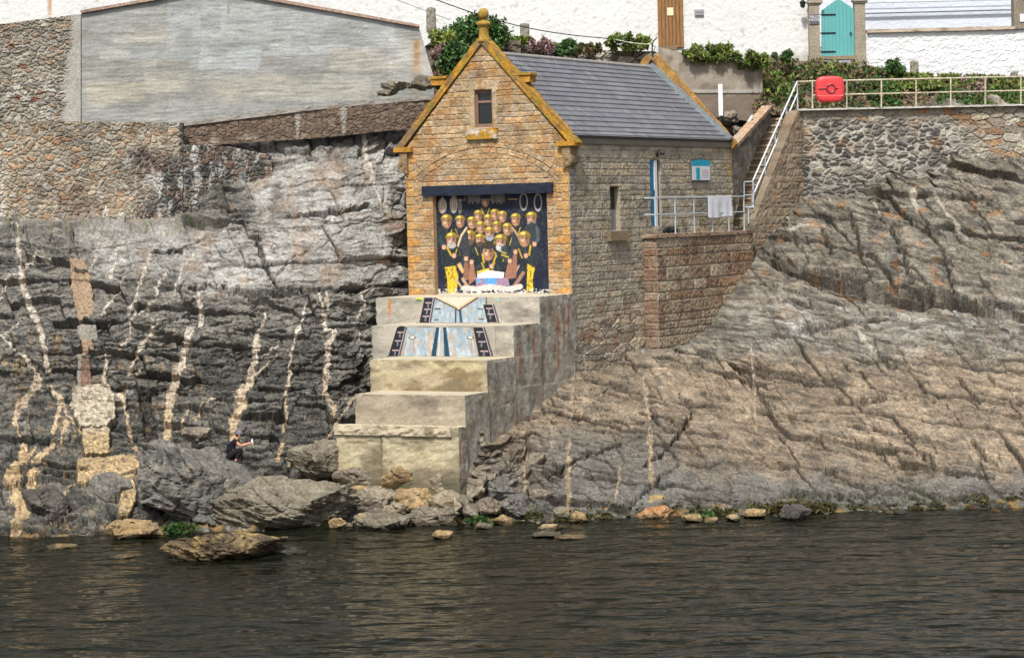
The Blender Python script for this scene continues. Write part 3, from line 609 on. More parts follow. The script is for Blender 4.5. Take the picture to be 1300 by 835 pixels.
# side wall (towards the landing)
s_b0, s_z1 = [float(k) for k in ona(774, 237)]; s_b1, s_z0 = [float(k) for k in ona(787, 292)]
d_b0, d_z1 = [float(k) for k in ona(824.5, 203)]; d_b1, d_z0 = [float(k) for k in ona(839.5, 287)]
print('slit', s_b0, s_b1, s_z0, s_z1, 'door', d_b0, d_b1, d_z0, d_z1)
ZB1 = float(ona(790, 184)[1])
def side_style(S, Z):
    d, c, ID = coursed(S, Z, GRY, ch=.235, bl=1.05, rough=.022, seed=13, mortar=(.38, .35, .29), mw=.010)
    d2, c2, _ = rubble(S, Z, [(.34, .28, .20), (.30, .25, .20), (.39, .32, .23), (.27, .21, .15)], 1.25, .28, (.42, .38, .31), .06, 17, .035)
    low = sst(6.0, 5.6, Z+.25*fbm(S*.6, Z, 3, 9)-.06*S); c = mix(c, c2, low); d = d*(1-low)+d2*low
    qx = (S < .35+.2*(np.floor(Z/.3) % 2)); zz = np.abs((Z/.3) % 1-.5)*.3; e = sst(.006, .022, .15-zz)
    c = np.where(qx[..., None], mix(C(.27, .25, .22)*np.ones(c.shape)*(1+.2*fbm(S*5, Z*5, 3, 4))[..., None], C(.2, .17, .13), 1-e), c)
    c = mix(c, C(.36, .24, .05), .75*sst(-.3, .3, fbm(S*3, Z*3, 3, 41))*sst(LEN-.85, LEN-.55, S)*sst(8.5, 10, Z))
    c = mix(c, C(.40, .37, .31), .40*sst(.1, .5, fbm(S*1.4, Z*1.9, 4, 43)))
    c = mix(c, C(.26, .12, .06), .55*sst(.15, .45, fbm(S*1.6, Z*1.2, 4, 45))*sst(8.6, 7.2, Z))
    c = mix(c, C(.09, .08, .07), .5*sst(.15, .5, fbm(S*2.0, Z*2.6, 4, 47)))
    c = mix(c, C(.05, .14, .16), .5*sst(.12, .05, np.hypot((S-2.55)/1.6, Z-7.0+.3*pn(S*4, Z*3, 2))))
    return d, c, ID
mb = MB()
wallgrid(mb, lambda s, z: HP(0, s, z), ua, 0, LEN, 3.2, ZB1, side_style, holes=[(s_b0, s_b1, s_z0, s_z1, .3), (d_b0, d_b1, d_z0, d_z1, .25)], res=.03)
mb.build('side_wall', MSTONE, house)
mb = MB()
def plainw(S, Z): return coursed(S, Z, GRY, ch=.24, bl=.5, rough=.03, seed=21)
wallgrid(mb, lambda s, z: HP(-W, s, z), -ua, 0, LEN, 6, ZB1, plainw, res=.12, swap=True); mb.build('side_wall', MSTONE, house)
mb = MB()
wallgrid(mb, lambda s, z: HP(s, LEN, z), va, -W, 0, 6, ZR-.1, plainw, res=.12, ztop=lambda a: rake(a)-.05, swap=True); mb.build('rear_wall', MSTONE, house)
mb = MB(); mb.box(HP(0, .02, ZB1), (ua*.07, va*(LEN-.05), za*.30), C(.20, .18, .145)); mb.box(HP(0, .02, ZB1+.30), (ua*.14, va*(LEN-.05), za*.05), C(.16, .16, .165)); mb.build('cornice', MCONC, house)
# roof
def slates(L, H, seed, res=.03, cw=.30, ch=.285):
    S = np.linspace(0, L, int(L/.05)); T = np.linspace(0, H, int(H/res)); SS, TT = np.meshgrid(S, T)
    k = np.floor(TT/ch); f = TT/ch-k; off = (k % 2)*cw/2; q = np.floor((SS+off)/cw); fx = (SS+off)/cw-q
    ID = hsh(q, k, seed)
    d = .030*(1-f)**1 + .006*ID
    c = C(.150, .154, .176)*(np.ones(SS.shape+(1,)))*(.86+.30*ID)[..., None]
    c = mix(c, C(.20, .20, .205), .35*sst(.0, .5, fbm(SS*.8, TT*1.2, 4, seed)))
    c = mix(c, C(.26, .26, .26), .5*(hsh(q, k, seed+3) > .985))
    j = (np.minimum(fx, 1-fx)*cw < .010) ; c = mix(c, C(.05, .05, .055), .55*j)
    c = mix(c, C(.028, .029, .032), .9*(f > .90))
    return SS, TT, d, c
ZRF = ZR-.36; rl = math.hypot(W/2+.12, ZRF-ZE); ang = math.atan2(ZRF-ZE, W/2+.12)
for sgn in (1, -1):
    L_ = LEN-.62; SS, TT, d, c = slates(L_, rl, 4+sgn)
    if sgn > 0:
        pm = ((np.abs(SS-1.6-.5*(rl-TT)) < .35) & (TT > rl-1.2) & (np.sin(SS*22) > .2)); c = mix(c, C(.30, .31, .33), .6*pm)
        pm = (np.abs(SS-3.6-.25*pn(SS, TT, 3)) < 1.3) & (TT < .28) & (TT > .03); c = mix(c, C(.22, .22, .25), .7*pm)
    ax = ua*sgn; dirn = -ax*math.cos(ang)+za*math.sin(ang); nr = ax*math.sin(ang)+za*math.cos(ang)
    base = HP(AM, .34, ZE) + ax*(W/2+.12)
    P = base + SS[..., None]*va + TT[..., None]*dirn + (d+.04)[..., None]*nr
    mb = MB(); mb.grid(P if sgn > 0 else P[:, ::-1], c if sgn > 0 else c[:, ::-1])
    mb.box(base-nr*.06, (va*L_, dirn*rl, nr*.09), C(.06, .06, .06)); mb.build('roof', MSLATE, house)
mb = MB(); mb.tube([HP(AM, .34, ZRF+.06), HP(AM, LEN-.28, ZRF+.06)], .085, C(.33, .31, .30), 10)
for i in range(30):
    b_ = .5+i*(LEN-.9)/30; mb.tube([HP(AM, b_, ZRF+.06), HP(AM, b_+.03, ZRF+.06)], .094, C(.26, .25, .24), 10)
mb.build('ridge_tile', MCONC, house)
# gable copings (front one covered in orange lichen), kneelers, finial
def cop_grid(mb, P0, P1, side, w, h, colf, n=90):
    """square coping beam from P0 to P1, side = horizontal normal direction (unit), w thickness along side, h height"""
    t = (P1-P0); L = np.linalg.norm(t); t = t/L; up = np.cross(side, t); up = up if up[2] > 0 else -up
    prof = []
    for k in range(5): prof.append((-.5+k/4, 1))
    for k in range(1, 5): prof.append((.5, 1-k/4))
    for k in range(1, 5): prof.append((.5-k/4, 0))
    for k in range(1, 5): prof.append((-.5, k/4))
    prof = np.array(prof); s = np.linspace(0, L, n)
    SS, KK = np.meshgrid(s, np.arange(len(prof)), indexing='ij')
    nz = .012*fbm(SS*5, KK*.35, 3, 3)
    jt = (np.abs(((SS/.95) % 1)-.5) > .485)*-.012
    A = prof[:, 0][None, :]*(w+2*nz+jt); B = prof[:, 1][None, :]*(h+nz*2+jt)
    P = P0 + SS[..., None]*t + A[..., None]*side + B[..., None]*up
    c = colf(SS, KK, P); mb.grid(P, c)
    mb.raw(P[0, :-1], [tuple(range(len(prof)-1))], c[0, :-1]); mb.raw(P[-1, :-1], [tuple(range(len(prof)-1))[::-1]], c[-1, :-1])
def lich(S, K, P, amt=1.0):
    c = np.tile(C(.40, .20, .025), S.shape+(1,)); c = mix(c, C(.26, .19, .03), sst(-.1, .4, fbm(S*2, K*.3, 4, 7))); c = mix(c, C(.13, .10, .07), .8*sst(.05, .4, fbm(S*1.3+7, K*.4, 4, 9)))
    return mix(c, C(.17, .145, .12), 1-amt) if amt < 1 else c
dR = C(0, 0, 0)
apex = HP(AM, .12, ZR+.02); mb = MB()
ke = .22
for sg in (-1, 1):
    foot = HP(AM+sg*(W/2+ke), .12, float(rake(AM+sg*(W/2)))-.12)
    cop_grid(mb, foot, apex, va, .44, .24, (lambda S, K, P: mix(lich(S, K, P), C(.15, .11, .08), .75*sst(2.6, .6, S+.6*pn(S, K*.3, 2)))) if sg < 0 else lich)
mb.build('gable_coping', MLICH, house)
mb = MB(); apb = HP(AM, LEN-.15, ZR+.03)
for sg in (-1, 1):
    foot = HP(AM+sg*(W/2+.12), LEN-.15, float(rake(AM+sg*(W/2)))-.05)
    cop_grid(mb, foot, apb, va, .30, .30, lambda S, K, P: mix(lich(S, K, P), C(.30, .17, .08), .5))
mb.build('gable_coping', MLICH, house)
mb = MB()
for sg in (-1, 1):
    foot = HP(AM+sg*(W/2+.10), LEN-.42, ZE+.02); cop_grid(mb, foot, HP(AM, LEN-.42, ZRF+.10), va, .26, .17, lambda S, K, P: np.tile(C(.24, .28, .30), S.shape+(1,)))
mb.build('lead_flashing', MMETAL, house)
# small stone shoulders half way up the front coping
for pxl, pyl in ((558, 103), (664, 99)):
    a_, z_ = [float(k) for k in onb(pxl, pyl, .1)]
    mb = MB(); mb.box(HP(a_-.26, -.06, z_-.16), (ua*.60, va*.46, za*.24), C(.38, .19, .03), .012); mb.box(HP(a_-.31, -.11, z_+.083), (ua*.70, va*.56, za*.09), C(.36, .21, .03), .01); mb.build('coping_shoulder', MLICH, house)
# kneelers with scroll profile
for sg, pxl in ((-1, 518), (1, 717)):
    ed = AM+sg*(W/2); zk_ = float(rake(ed))-.08
    cc_ = C(.24, .17, .10); mb = MB()
    prof = [(0, 0), (.30, 0), (.34, -.06), (.30, -.12), (.31, -.3), (.37, -.42), (.37, -.56), (.28, -.68), (.14, -.74), (0, -.76)]
    x_in = ed - sg*.16
    A = [HP(x_in+sg*q[0]*1.0, -.17, zk_+q[1]) for q in prof]
    if sg > 0: A = A[::-1]
    mb.prism(A, va*.55, cc_)
    sc = HP(ed+sg*.04, -.19, zk_-.53)
    for r_ in (.15, .09): mb.tube([sc+ua*r_*math.cos(t)+za*r_*math.sin(t) for t in np.linspace(0, 2*math.pi, 18, endpoint=False)], .025, cc_*1.15, 6, True)
    mb.box(HP(ed-.36 if sg > 0 else ed-.34, -.24, zk_), (ua*.70, va*.66, za*.17), C(.40, .20, .03), .01)
    mb.build('kneeler', MLICH, house)
mb = MB(); fb = HP(AM, .12, ZR+.06)
mb.lathe(fb, [(.26, 0), (.22, .12), (.185, .2), (.175, .52), (.19, .56), (.25, .60), (.27, .67), (.22, .73), (.10, .77), (.08, .80), (.12, .83), (.165, .89), (.19, .97), (.19, 1.04), (.16, 1.13), (.09, 1.19), (.01, 1.21)], C(.30, .19, .04), 22)
mb.build('finial', MLICH, house, True)
# gable window
win = None
mb = MB(); fc = C(.20, .12, .09); b_ = .12; t_ = .075
mb.box(HP(wa0, b_, wz0), (ua*t_, va*.09, za*(wz1-wz0)), fc); mb.box(HP(wa1-t_, b_, wz0), (ua*t_, va*.09, za*(wz1-wz0)), fc)
for zz_, hh in ((wz0, .13), (wz1-.09, .09), (wz0+(wz1-wz0)*.66, .08)): mb.box(HP(wa0+t_, b_+.005, zz_), (ua*(wa1-wa0-2*t_), va*.08, za*hh), fc*1.15)
win = mb.build('window', MWOOD, house)
mb = MB(); mb.box(HP(wa0+t_, b_+.06, wz0), (ua*(wa1-wa0-2*t_), va*.012, za*(wz1-wz0)), C(.02, .03, .03)); p_ = mb.build('pane', MGLASS, house); p_.parent = win
mb = MB(); sa0, sz1 = [float(k) for k in onb(594, 164.5)]; sa1, sz0 = [float(k) for k in onb(633, 176)]
P, c_ = None, None
def blockgrid(mb, a0, a1, b0, b1, z0, z1, colf, res=.05, amp=.012, faces='ftrlk'):
    """weathered block in the house frame: each face its own grid, relief fading to zero at the arrises"""
    def face(o, e1, e2, L1, L2, nr):
        n1_, n2_ = max(2, int(L1/res)), max(2, int(L2/res)); S, T = np.meshgrid(np.linspace(0, L1, n1_+1), np.linspace(0, L2, n2_+1))
        Pp = o + S[..., None]*e1 + T[..., None]*e2
        e = np.minimum(np.minimum(S, L1-S), np.minimum(T, L2-T)); e = np.clip(e/.06, 0, 1)
        q = fbm(Pp[..., 0]*4+Pp[..., 1]*1.7, Pp[..., 2]*4+Pp[..., 1]*2, 4, 77); h = amp*q; ch = np.clip(.10-np.minimum(np.minimum(S, L1-S), np.minimum(T, L2-T)), 0, .1)*np.clip(q*1.6-.1, 0, 1)*(.8 if res > .045 or amp > .015 else 0); Pp = Pp-ch[..., None]*nr*.6
        Pd = Pp + (h*e)[..., None]*nr
        mb.grid(Pd, colf(Pp, nr))
    A, B, H_ = a1-a0, b1-b0, z1-z0
    if 'f' in faces: face(HP(a0, b0, z0), ua, za, A, H_, -va)
    if 'r' in faces: face(HP(a1, b0, z0), va, za, B, H_, ua)
    if 'l' in faces: face(HP(a0, b1, z0), -va, za, B, H_, -ua)
    if 't' in faces: face(HP(a0, b0, z1), ua, va, A, B, za)
    if 'k' in faces: mb.raw([HP(a0, b1, z0), HP(a1, b1, z0), HP(a1, b1, z1), HP(a0, b1, z1)], [(3, 2, 1, 0)], C(.2, .2, .2))
def sillcol(P, nr):
    q = fbm(P[..., 0]*3, P[..., 2]*3, 3, 5); c = mix(np.tile(C(.42, .38, .32), q.shape+(1,)), C(.40, .22, .03), sst(0, .3, q+.25)); return c
blockgrid(mb, sa0, sa1, -.16, .2, sz0, sz1, sillcol, .04, .02); q_ = mb.build('sill', MLICH, house); q_.parent = win
mb = MB(); ss0 = float(ona(770, 293)[0]); ss1 = float(ona(792, 293)[0]); blockz = float(ona(780, 293)[1])
mb.box(HP(-.15, ss0, blockz-.36), (ua*.33, va*(ss1-ss0), za*.34), C(.22, .17, .11), .012); mb.build('stone_sill', MSTONE, house)
# slit window boarded: dark leaf, brown frame
mb = MB(); mb.box(HP(-.24, s_b0, s_z0), (ua*.05, va*(s_b1-s_b0), za*(s_z1-s_z0)), C(.035, .03, .03)); mb.box(HP(-.19, s_b0+.0, s_z0), (ua*.06, va*.10, za*(s_z1-s_z0)), C(.13, .07, .04))
mb.box(HP(-.18, s_b0+.12, s_z0), (ua*.02, va*(s_b1-s_b0-.13), za*.75), C(.26, .25, .25)); mb.build('slit_window', MWOOD, house)
# blue side door standing ajar behind a white leaf
mb = MB(); L_ = d_b1-d_b0
mb.box(HP(-.085, d_b0+.01, d_z0), (ua*.05, va*L_*.46, za*(d_z1-d_z0-.02)), C(.03, .22, .40))
for i in range(1, 5): mb.box(HP(-.036, d_b0+i*L_*.46/5, d_z0+.02), (ua*.006, va*.02, za*(d_z1-d_z0-.08)), C(.015, .10, .2))
door = mb.build('door', MPAINT, house)
mb = MB(); mb.box(HP(-.10, d_b0+L_*.47, d_z0), (ua*.09, va*L_*.26, za*(d_z1-d_z0-.02)), C(.72, .74, .76)); q_ = mb.build('door_edge', MPAINT, house); q_.parent = door
mb = MB(); mb.box(HP(-.13, d_b0+L_*.73, d_z0), (ua*.05, va*L_*.27, za*(d_z1-d_z0)), C(.05, .045, .04)); q_ = mb.build('dark_doorway', MWOOD, house); q_.parent = door
mb = MB(); hp_ = HP(-.02, d_b0+L_*.43, (d_z0+d_z1)/2-.1); mb.tube([hp_, hp_+za*.22], .018, C(.03, .03, .03), 6); q_ = mb.build('handle', MMETAL, house); q_.parent = door
mb = MB(); lb, lz = [float(k) for k in ona(833, 199)]; mb.box(HP(0, lb-.07, lz), (ua*.09, va*.14, za*.12), C(.03, .03, .03)); mb.tube([HP(.05, lb, lz+.12), HP(.12, lb, lz+.26), HP(.26, lb, lz+.22)], .028, C(.03, .03, .03), 7); mb.lathe(HP(.26, lb, lz+.05), [(.07, 0), (.09, .08), (.05, .18), (.02, .2)], C(.04, .04, .04), 10); mb.build('wall_lamp', MMETAL, house)
# lintel beam
mb = MB(); lz0 = float(onb(620, 247, -.16)[1]); la0, lz1 = [float(k) for k in onb(535, 236.5, -.16)]; la1 = float(onb(700, 230, -.16)[0])
blockgrid(mb, la0, la1, -.16, .3, lz0, lz1, lambda P, n: np.tile(C(.012, .018, .035), P.shape[:2]+(1,))*(1+.3*fbm(P[..., 0]*3, P[..., 2]*9, 3, 4))[..., None], .05, .008); mb.build('lintel', MPAINT, house)
# ------------------------------------------------------------------ wall painting, brushed in crop coordinates (scale 5.217, origin 530,220)
class Art:
    def __init__(s, X, Y, base): s.X = X; s.Y = Y; s.c = np.tile(np.array(base, float), X.shape+(1,))
    def put(s, m, col, a=1): s.c = mix(s.c, np.array(col, float), np.clip(m, 0, 1)*a)
    def ell(s, cx, cy, rx, ry, col, rot=0, a=1, soft=.12, half=None):
        x, y = s.X-cx, s.Y-cy; c_, n_ = math.cos(rot), math.sin(rot); x, y = x*c_+y*n_, -x*n_+y*c_
        r = np.hypot(x/rx, y/ry); m = 1-sst(1-soft, 1+soft, r)
        if half == 'top': m = m*(y < 0)
        if half == 'bot': m = m*(y > 0)
        s.put(m, col, a)
    def ring(s, cx, cy, rx, ry, w, col):
        r = np.hypot((s.X-cx)/rx, (s.Y-cy)/ry); s.put(1-sst(w*.6, w, np.abs(r-1)), col)
    def poly(s, pts, col, a=1):
        ins = np.zeros(s.X.shape, bool); n = len(pts)
        for i in range(n):
            (x1, y1), (x2, y2) = pts[i], pts[(i+1) % n]
            ins ^= ((y1 > s.Y) != (y2 > s.Y)) & (s.X < (x2-x1)*(s.Y-y1)/(y2-y1+1e-9)+x1)
        s.put(ins.astype(float), col, a)
    def line(s, pts, w, col, a=1):
        best = np.full(s.X.shape, 1e9)
        for (x1, y1), (x2, y2) in zip(pts[:-1], pts[1:]):
            L2 = (x2-x1)**2+(y2-y1)**2+1e-9; t = np.clip(((s.X-x1)*(x2-x1)+(s.Y-y1)*(y2-y1))/L2, 0, 1)
            best = np.minimum(best, np.hypot(s.X-x1-t*(x2-x1), s.Y-y1-t*(y2-y1)))
        s.put(1-sst(w*.35, w*.65, best), col, a)
S_, Z_ = np.meshgrid(np.linspace(oa0-.02, oa1+.02, 420), np.linspace(oz0-.12, oz1+.2, 360)); Pm = HP(S_, .25, Z_)
PXm, PYm = proj(Pm); A = Art((PXm-530)*5.217, (PYm-220)*5.217, (.010, .014, .030))
YEL, SK, NAVY, TAN = (.50, .34, .03), (.42, .235, .14), (.012, .018, .024), (.50, .34, .20)
A.put(.5*sst(.1, .6, fbm(A.X/90, A.Y/120, 3, 1)), (.03, .04, .06))
for k in range(34):                                                          # coils and lines hung at the back
    xx = 335+k*7.2
    if 420 < xx < 480: continue
    A.line([(xx, 140), (xx+2*math.sin(k), 195+9*math.sin(k*1.7))], 4, (.30, .27, .22), .8)
A.line([(245, 180), (320, 178)], 5, (.35, .2, .1)); A.line([(600, 172), (660, 172)], 6, (.45, .27, .13)); A.line([(318, 140), (312, 175)], 4, (.25, .2, .18))
for cx_, cy_, rx_, ry_ in ((165, 215, 28, 50), (240, 205, 26, 58), (282, 225, 14, 45)):
    A.ell(cx_, cy_, rx_, ry_, (.42, .36, .30) if rx_ > 20 else (.12, .14, .16))
    for q in (-.55, -.1, .35): A.line([(cx_+q*rx_, cy_-ry_*.8), (cx_+q*rx_*1.3, cy_), (cx_+q*rx_, cy_+ry_*.8)], 4, (.16, .13, .12), .8)
    A.line([(cx_, cy_-ry_-8), (cx_, cy_-ry_+6)], 7, (.5, .45, .4))
for cx_, cy_ in ((703, 188), (798, 192)): A.ring(cx_, cy_, 24, 54, .20, (.26, .25, .25)); A.ring(cx_, cy_, 24, 54, .06, (.45, .43, .40))
def man(cx, cy, r, hat='y', beard=None, body=True, w=1.0, look=0):
    r = r*1.13
    if body:
        A.ell(cx, cy+r*2.5, r*1.9*w, r*1.7, NAVY); A.ell(cx-r*.7, cy+r*2.1, r*.5, r*.8, (.035, .045, .05), a=.4)
        [A.line([(cx+r*q, cy+r*(1.4+.3*abs(q))), (cx+r*q*1.2, cy+r*2.6)], r*.10, (.10, .13, .14), .7) for q in (-1.3, -.55, .1, .7, 1.25)]; A.line([(cx-r*.9, cy+r*1.5), (cx-r*.35, cy+r*2.9)], r*.2, YEL, .85); A.line([(cx+r*.9, cy+r*1.5), (cx+r*.4, cy+r*2.9)], r*.2, YEL, .8)
    A.ell(cx, cy+r*.15, r*.82, r*1.12, (.20, .10, .06)); A.ell(cx+look, cy+r*.1, r*.72, r*1.02, SK); A.ell(cx-r*.25+look, cy+r*.1, r*.22, r*.55, (.66, .44, .30), a=.8); A.ell(cx+r*.45+look, cy+r*.15, r*.25, r*.7, (.20, .10, .06), a=.8)
    for q in (-.32, .32): A.ell(cx+q*r+look, cy-r*.12, r*.17, r*.11, (.03, .02, .02)); A.line([(cx+q*r-r*.18+look, cy-r*.34), (cx+q*r+r*.18+look, cy-r*.32)], r*.10, (.12, .06, .04))
    A.line([(cx+look, cy-r*.1), (cx+r*.1+look, cy+r*.28)], r*.13, (.30, .14, .08)); A.line([(cx-r*.3+look, cy+r*.55), (cx+r*.3+look, cy+r*.55)], r*.17, (.18, .04, .04)); A.line([(cx-r*.2+look, cy+r*.52), (cx+r*.2+look, cy+r*.52)], r*.06, (.7, .6, .5))
    if beard: A.ell(cx+look, cy+r*.85, r*.72, r*.55, beard, a=.9); A.line([(cx-r*.2+look, cy+r*.55), (cx+r*.2+look, cy+r*.55)], r*.12, (.15, .04, .04))
    if hat == 'y':
        A.ell(cx, cy-r*.52, r*.90, r*.72, YEL, half='top'); A.ell(cx+r*.45, cy-r*.75, r*.35, r*.45, (.22, .14, .02), a=.8); A.ell(cx-r*.2, cy-r*.9, r*.38, r*.2, (.78, .62, .20), a=.9); A.line([(cx-r*.98, cy-r*.3), (cx-r*.7, cy-r*.56), (cx+r*.7, cy-r*.56), (cx+r*.98, cy-r*.3)], r*.17, (.20, .13, .02))
    elif hat == 'n': A.ell(cx, cy-r*.45, r*.95, r*.7, (.03, .035, .05), half='top'); A.line([(cx-r, cy-r*.45), (cx+r, cy-r*.45)], r*.2, (.25, .22, .2))
man(450, 188, 26, 'n')
for q in ((403, 282, 28), (512, 275, 28), (562, 288, 28), (282, 320, 30), (650, 308, 31), (360, 328, 30), (468, 312, 29)): man(*q)
man(192, 320, 34); A.ell(165, 420, 38, 68, (.02, .03, .038)); man(755, 302, 34, beard=(.28, .25, .22)); A.ell(760, 400, 50, 75, (.03, .042, .05)); A.line([(790, 360), (800, 440), (770, 470)], 20, (.08, .11, .12), .8)
for q in ((418, 358, 30, 'y'), (525, 356, 29, 'y'), (595, 372, 31, 'y')): man(*q)
man(478, 398, 32, beard=(.30, .33, .40)); man(345, 424, 34, beard=(.10, .07, .06)); man(413, 442, 30, beard=(.05, .04, .04)); man(550, 456, 38, beard=(.55, .56, .56))
A.line([(575, 500), (590, 560), (600, 570)], 46, (.03, .05, .055)); A.line([(560, 540), (600, 555)], 10, YEL); A.line([(555, 520), (585, 530)], 9, YEL)
A.poly([(325, 365), (285, 420), (262, 500), (262, 570), (300, 645), (330, 640), (345, 560), (340, 470), (335, 400)], (.035, .04, .05)); A.poly([(632, 365), (668, 420), (692, 480), (694, 560), (655, 650), (620, 640), (612, 560), (622, 460)], (.035, .04, .05))
A.line([(325, 362), (288, 415), (265, 490), (262, 560), (302, 645)], 13, (.60, .44, .28)); A.line([(630, 362), (670, 420), (693, 490), (692, 570), (650, 655)], 13, (.42, .28, .18)); A.line([(258, 580), (300, 650)], 22, (.62, .40, .15))
man(225, 442, 36, beard=(.45, .42, .38)); A.ell(205, 560, 52, 62, (.015, .024, .03)); A.line([(195, 490), (225, 545)], 12, YEL); A.line([(160, 470), (150, 420)], 20, (.03, .06, .07))
man(708, 436, 38); A.ell(760, 540, 48, 70, (.018, .028, .036)); A.line([(748, 480), (740, 540)], 12, YEL)
for pts in ([(180, 622), (250, 612), (272, 690), (255, 792), (200, 792), (196, 700)], [(728, 598), (778, 630), (762, 700), (768, 782), (722, 784), (726, 690)]):
    A.poly(pts, (.60, .44, .04))
m_ = sst(.1, .4, fbm(A.X/14, A.Y/26, 3, 21)); A.put(m_*(((A.X > 180) & (A.X < 272) & (A.Y > 615) & (A.Y < 790)) | ((A.X > 720) & (A.X < 778) & (A.Y > 605))), (.20, .12, .01), .8)
A.poly([(310, 590), (335, 590), (350, 700), (300, 715)], (.24, .12, .08)); A.poly([(345, 600), (372, 600), (400, 690), (340, 740)], (.30, .15, .10)); A.poly([(600, 590), (628, 600), (622, 700), (575, 690)], (.30, .15, .10)); A.poly([(632, 540), (660, 540), (655, 690), (618, 700)], (.27, .13, .09))
A.line([(300, 700), (345, 770)], 20, (.45, .30, .20)); A.line([(700, 660), (640, 750)], 24, (.30, .17, .12)); A.line([(255, 700), (310, 780)], 12, (.45, .32, .22))
A.ell(468, 600, 90, 62, (.012, .022, .028)); man(468, 522, 42, None); A.ell(468, 478, 42, 26, (.04, .03, .025)); A.line([(430, 540), (440, 590)], 11, YEL); A.line([(520, 545), (500, 600)], 11, YEL); A.line([(400, 655), (470, 635)], 14, (.62, .48, .05))
for hx, hy in ((175, 488), (242, 545), (322, 565), (358, 587), (612, 580), (648, 520), (718, 545), (775, 468), (490, 614)):
    A.ell(hx, hy, 17, 19, (.22, .11, .07))
    for q in (-9, -3, 3, 9): A.line([(hx+q, hy-10), (hx+q*.8, hy+12)], 5, (.66, .40, .26))
A.poly([(395, 668), (470, 642), (575, 656), (568, 694), (400, 692)], (.92, .91, .86)); A.poly([(385, 692), (600, 692), (610, 745), (390, 745)], (.30, .20, .30)); A.poly([(440, 692), (530, 692), (520, 745), (450, 745)], (.10, .30, .62)); A.poly([(385, 692), (420, 692), (430, 720), (390, 730)], (.18, .30, .50))
A.line([(310, 760), (400, 765), (480, 750), (600, 768), (680, 750)], 34, (.62, .55, .50)); fo = sst(.0, .35, fbm(A.X/22, A.Y/12, 4, 31)); A.put(fo*sst(735, 775, A.Y)*((A.X > 280) & (A.X < 700)), (.88, .86, .82)); A.put(fo*((A.Y > 765) & (A.X > 95)), (.75, .74, .70), .8)
A.put(sst(.2, .5, fbm(A.X/9, A.Y/6, 3, 35))*((A.X > 300) & (A.X < 680) & (A.Y > 740)), (.14, .09, .08), .7)
A.put(1.0*((A.Y > 792)), (.62, .56, .46), .8)
low_ = (A.c.sum(-1) < .30)*(A.Y > 240)*(A.Y < 640); A.put(low_*sst(.25, .45, fbm(A.X/13, A.Y/19, 3, 43)), (.05, .065, .075), .6); A.put(low_*sst(.42, .55, fbm(A.X/11+5, A.Y/22, 3, 47)), (.20, .16, .04), .25)
A.c *= (1+.25*fbm(A.X/16, A.Y/16, 4, 41))[..., None]
mb = MB(); mb.grid(Pm, A.c); mb.box(HP(oa0-.02, .253, oz0-.12), (ua*(oa1-oa0+.04), va*.08, za*(oz1-oz0+.32)), C(.02, .02, .03)); mb.build('mural_panel', MPAINT, house)
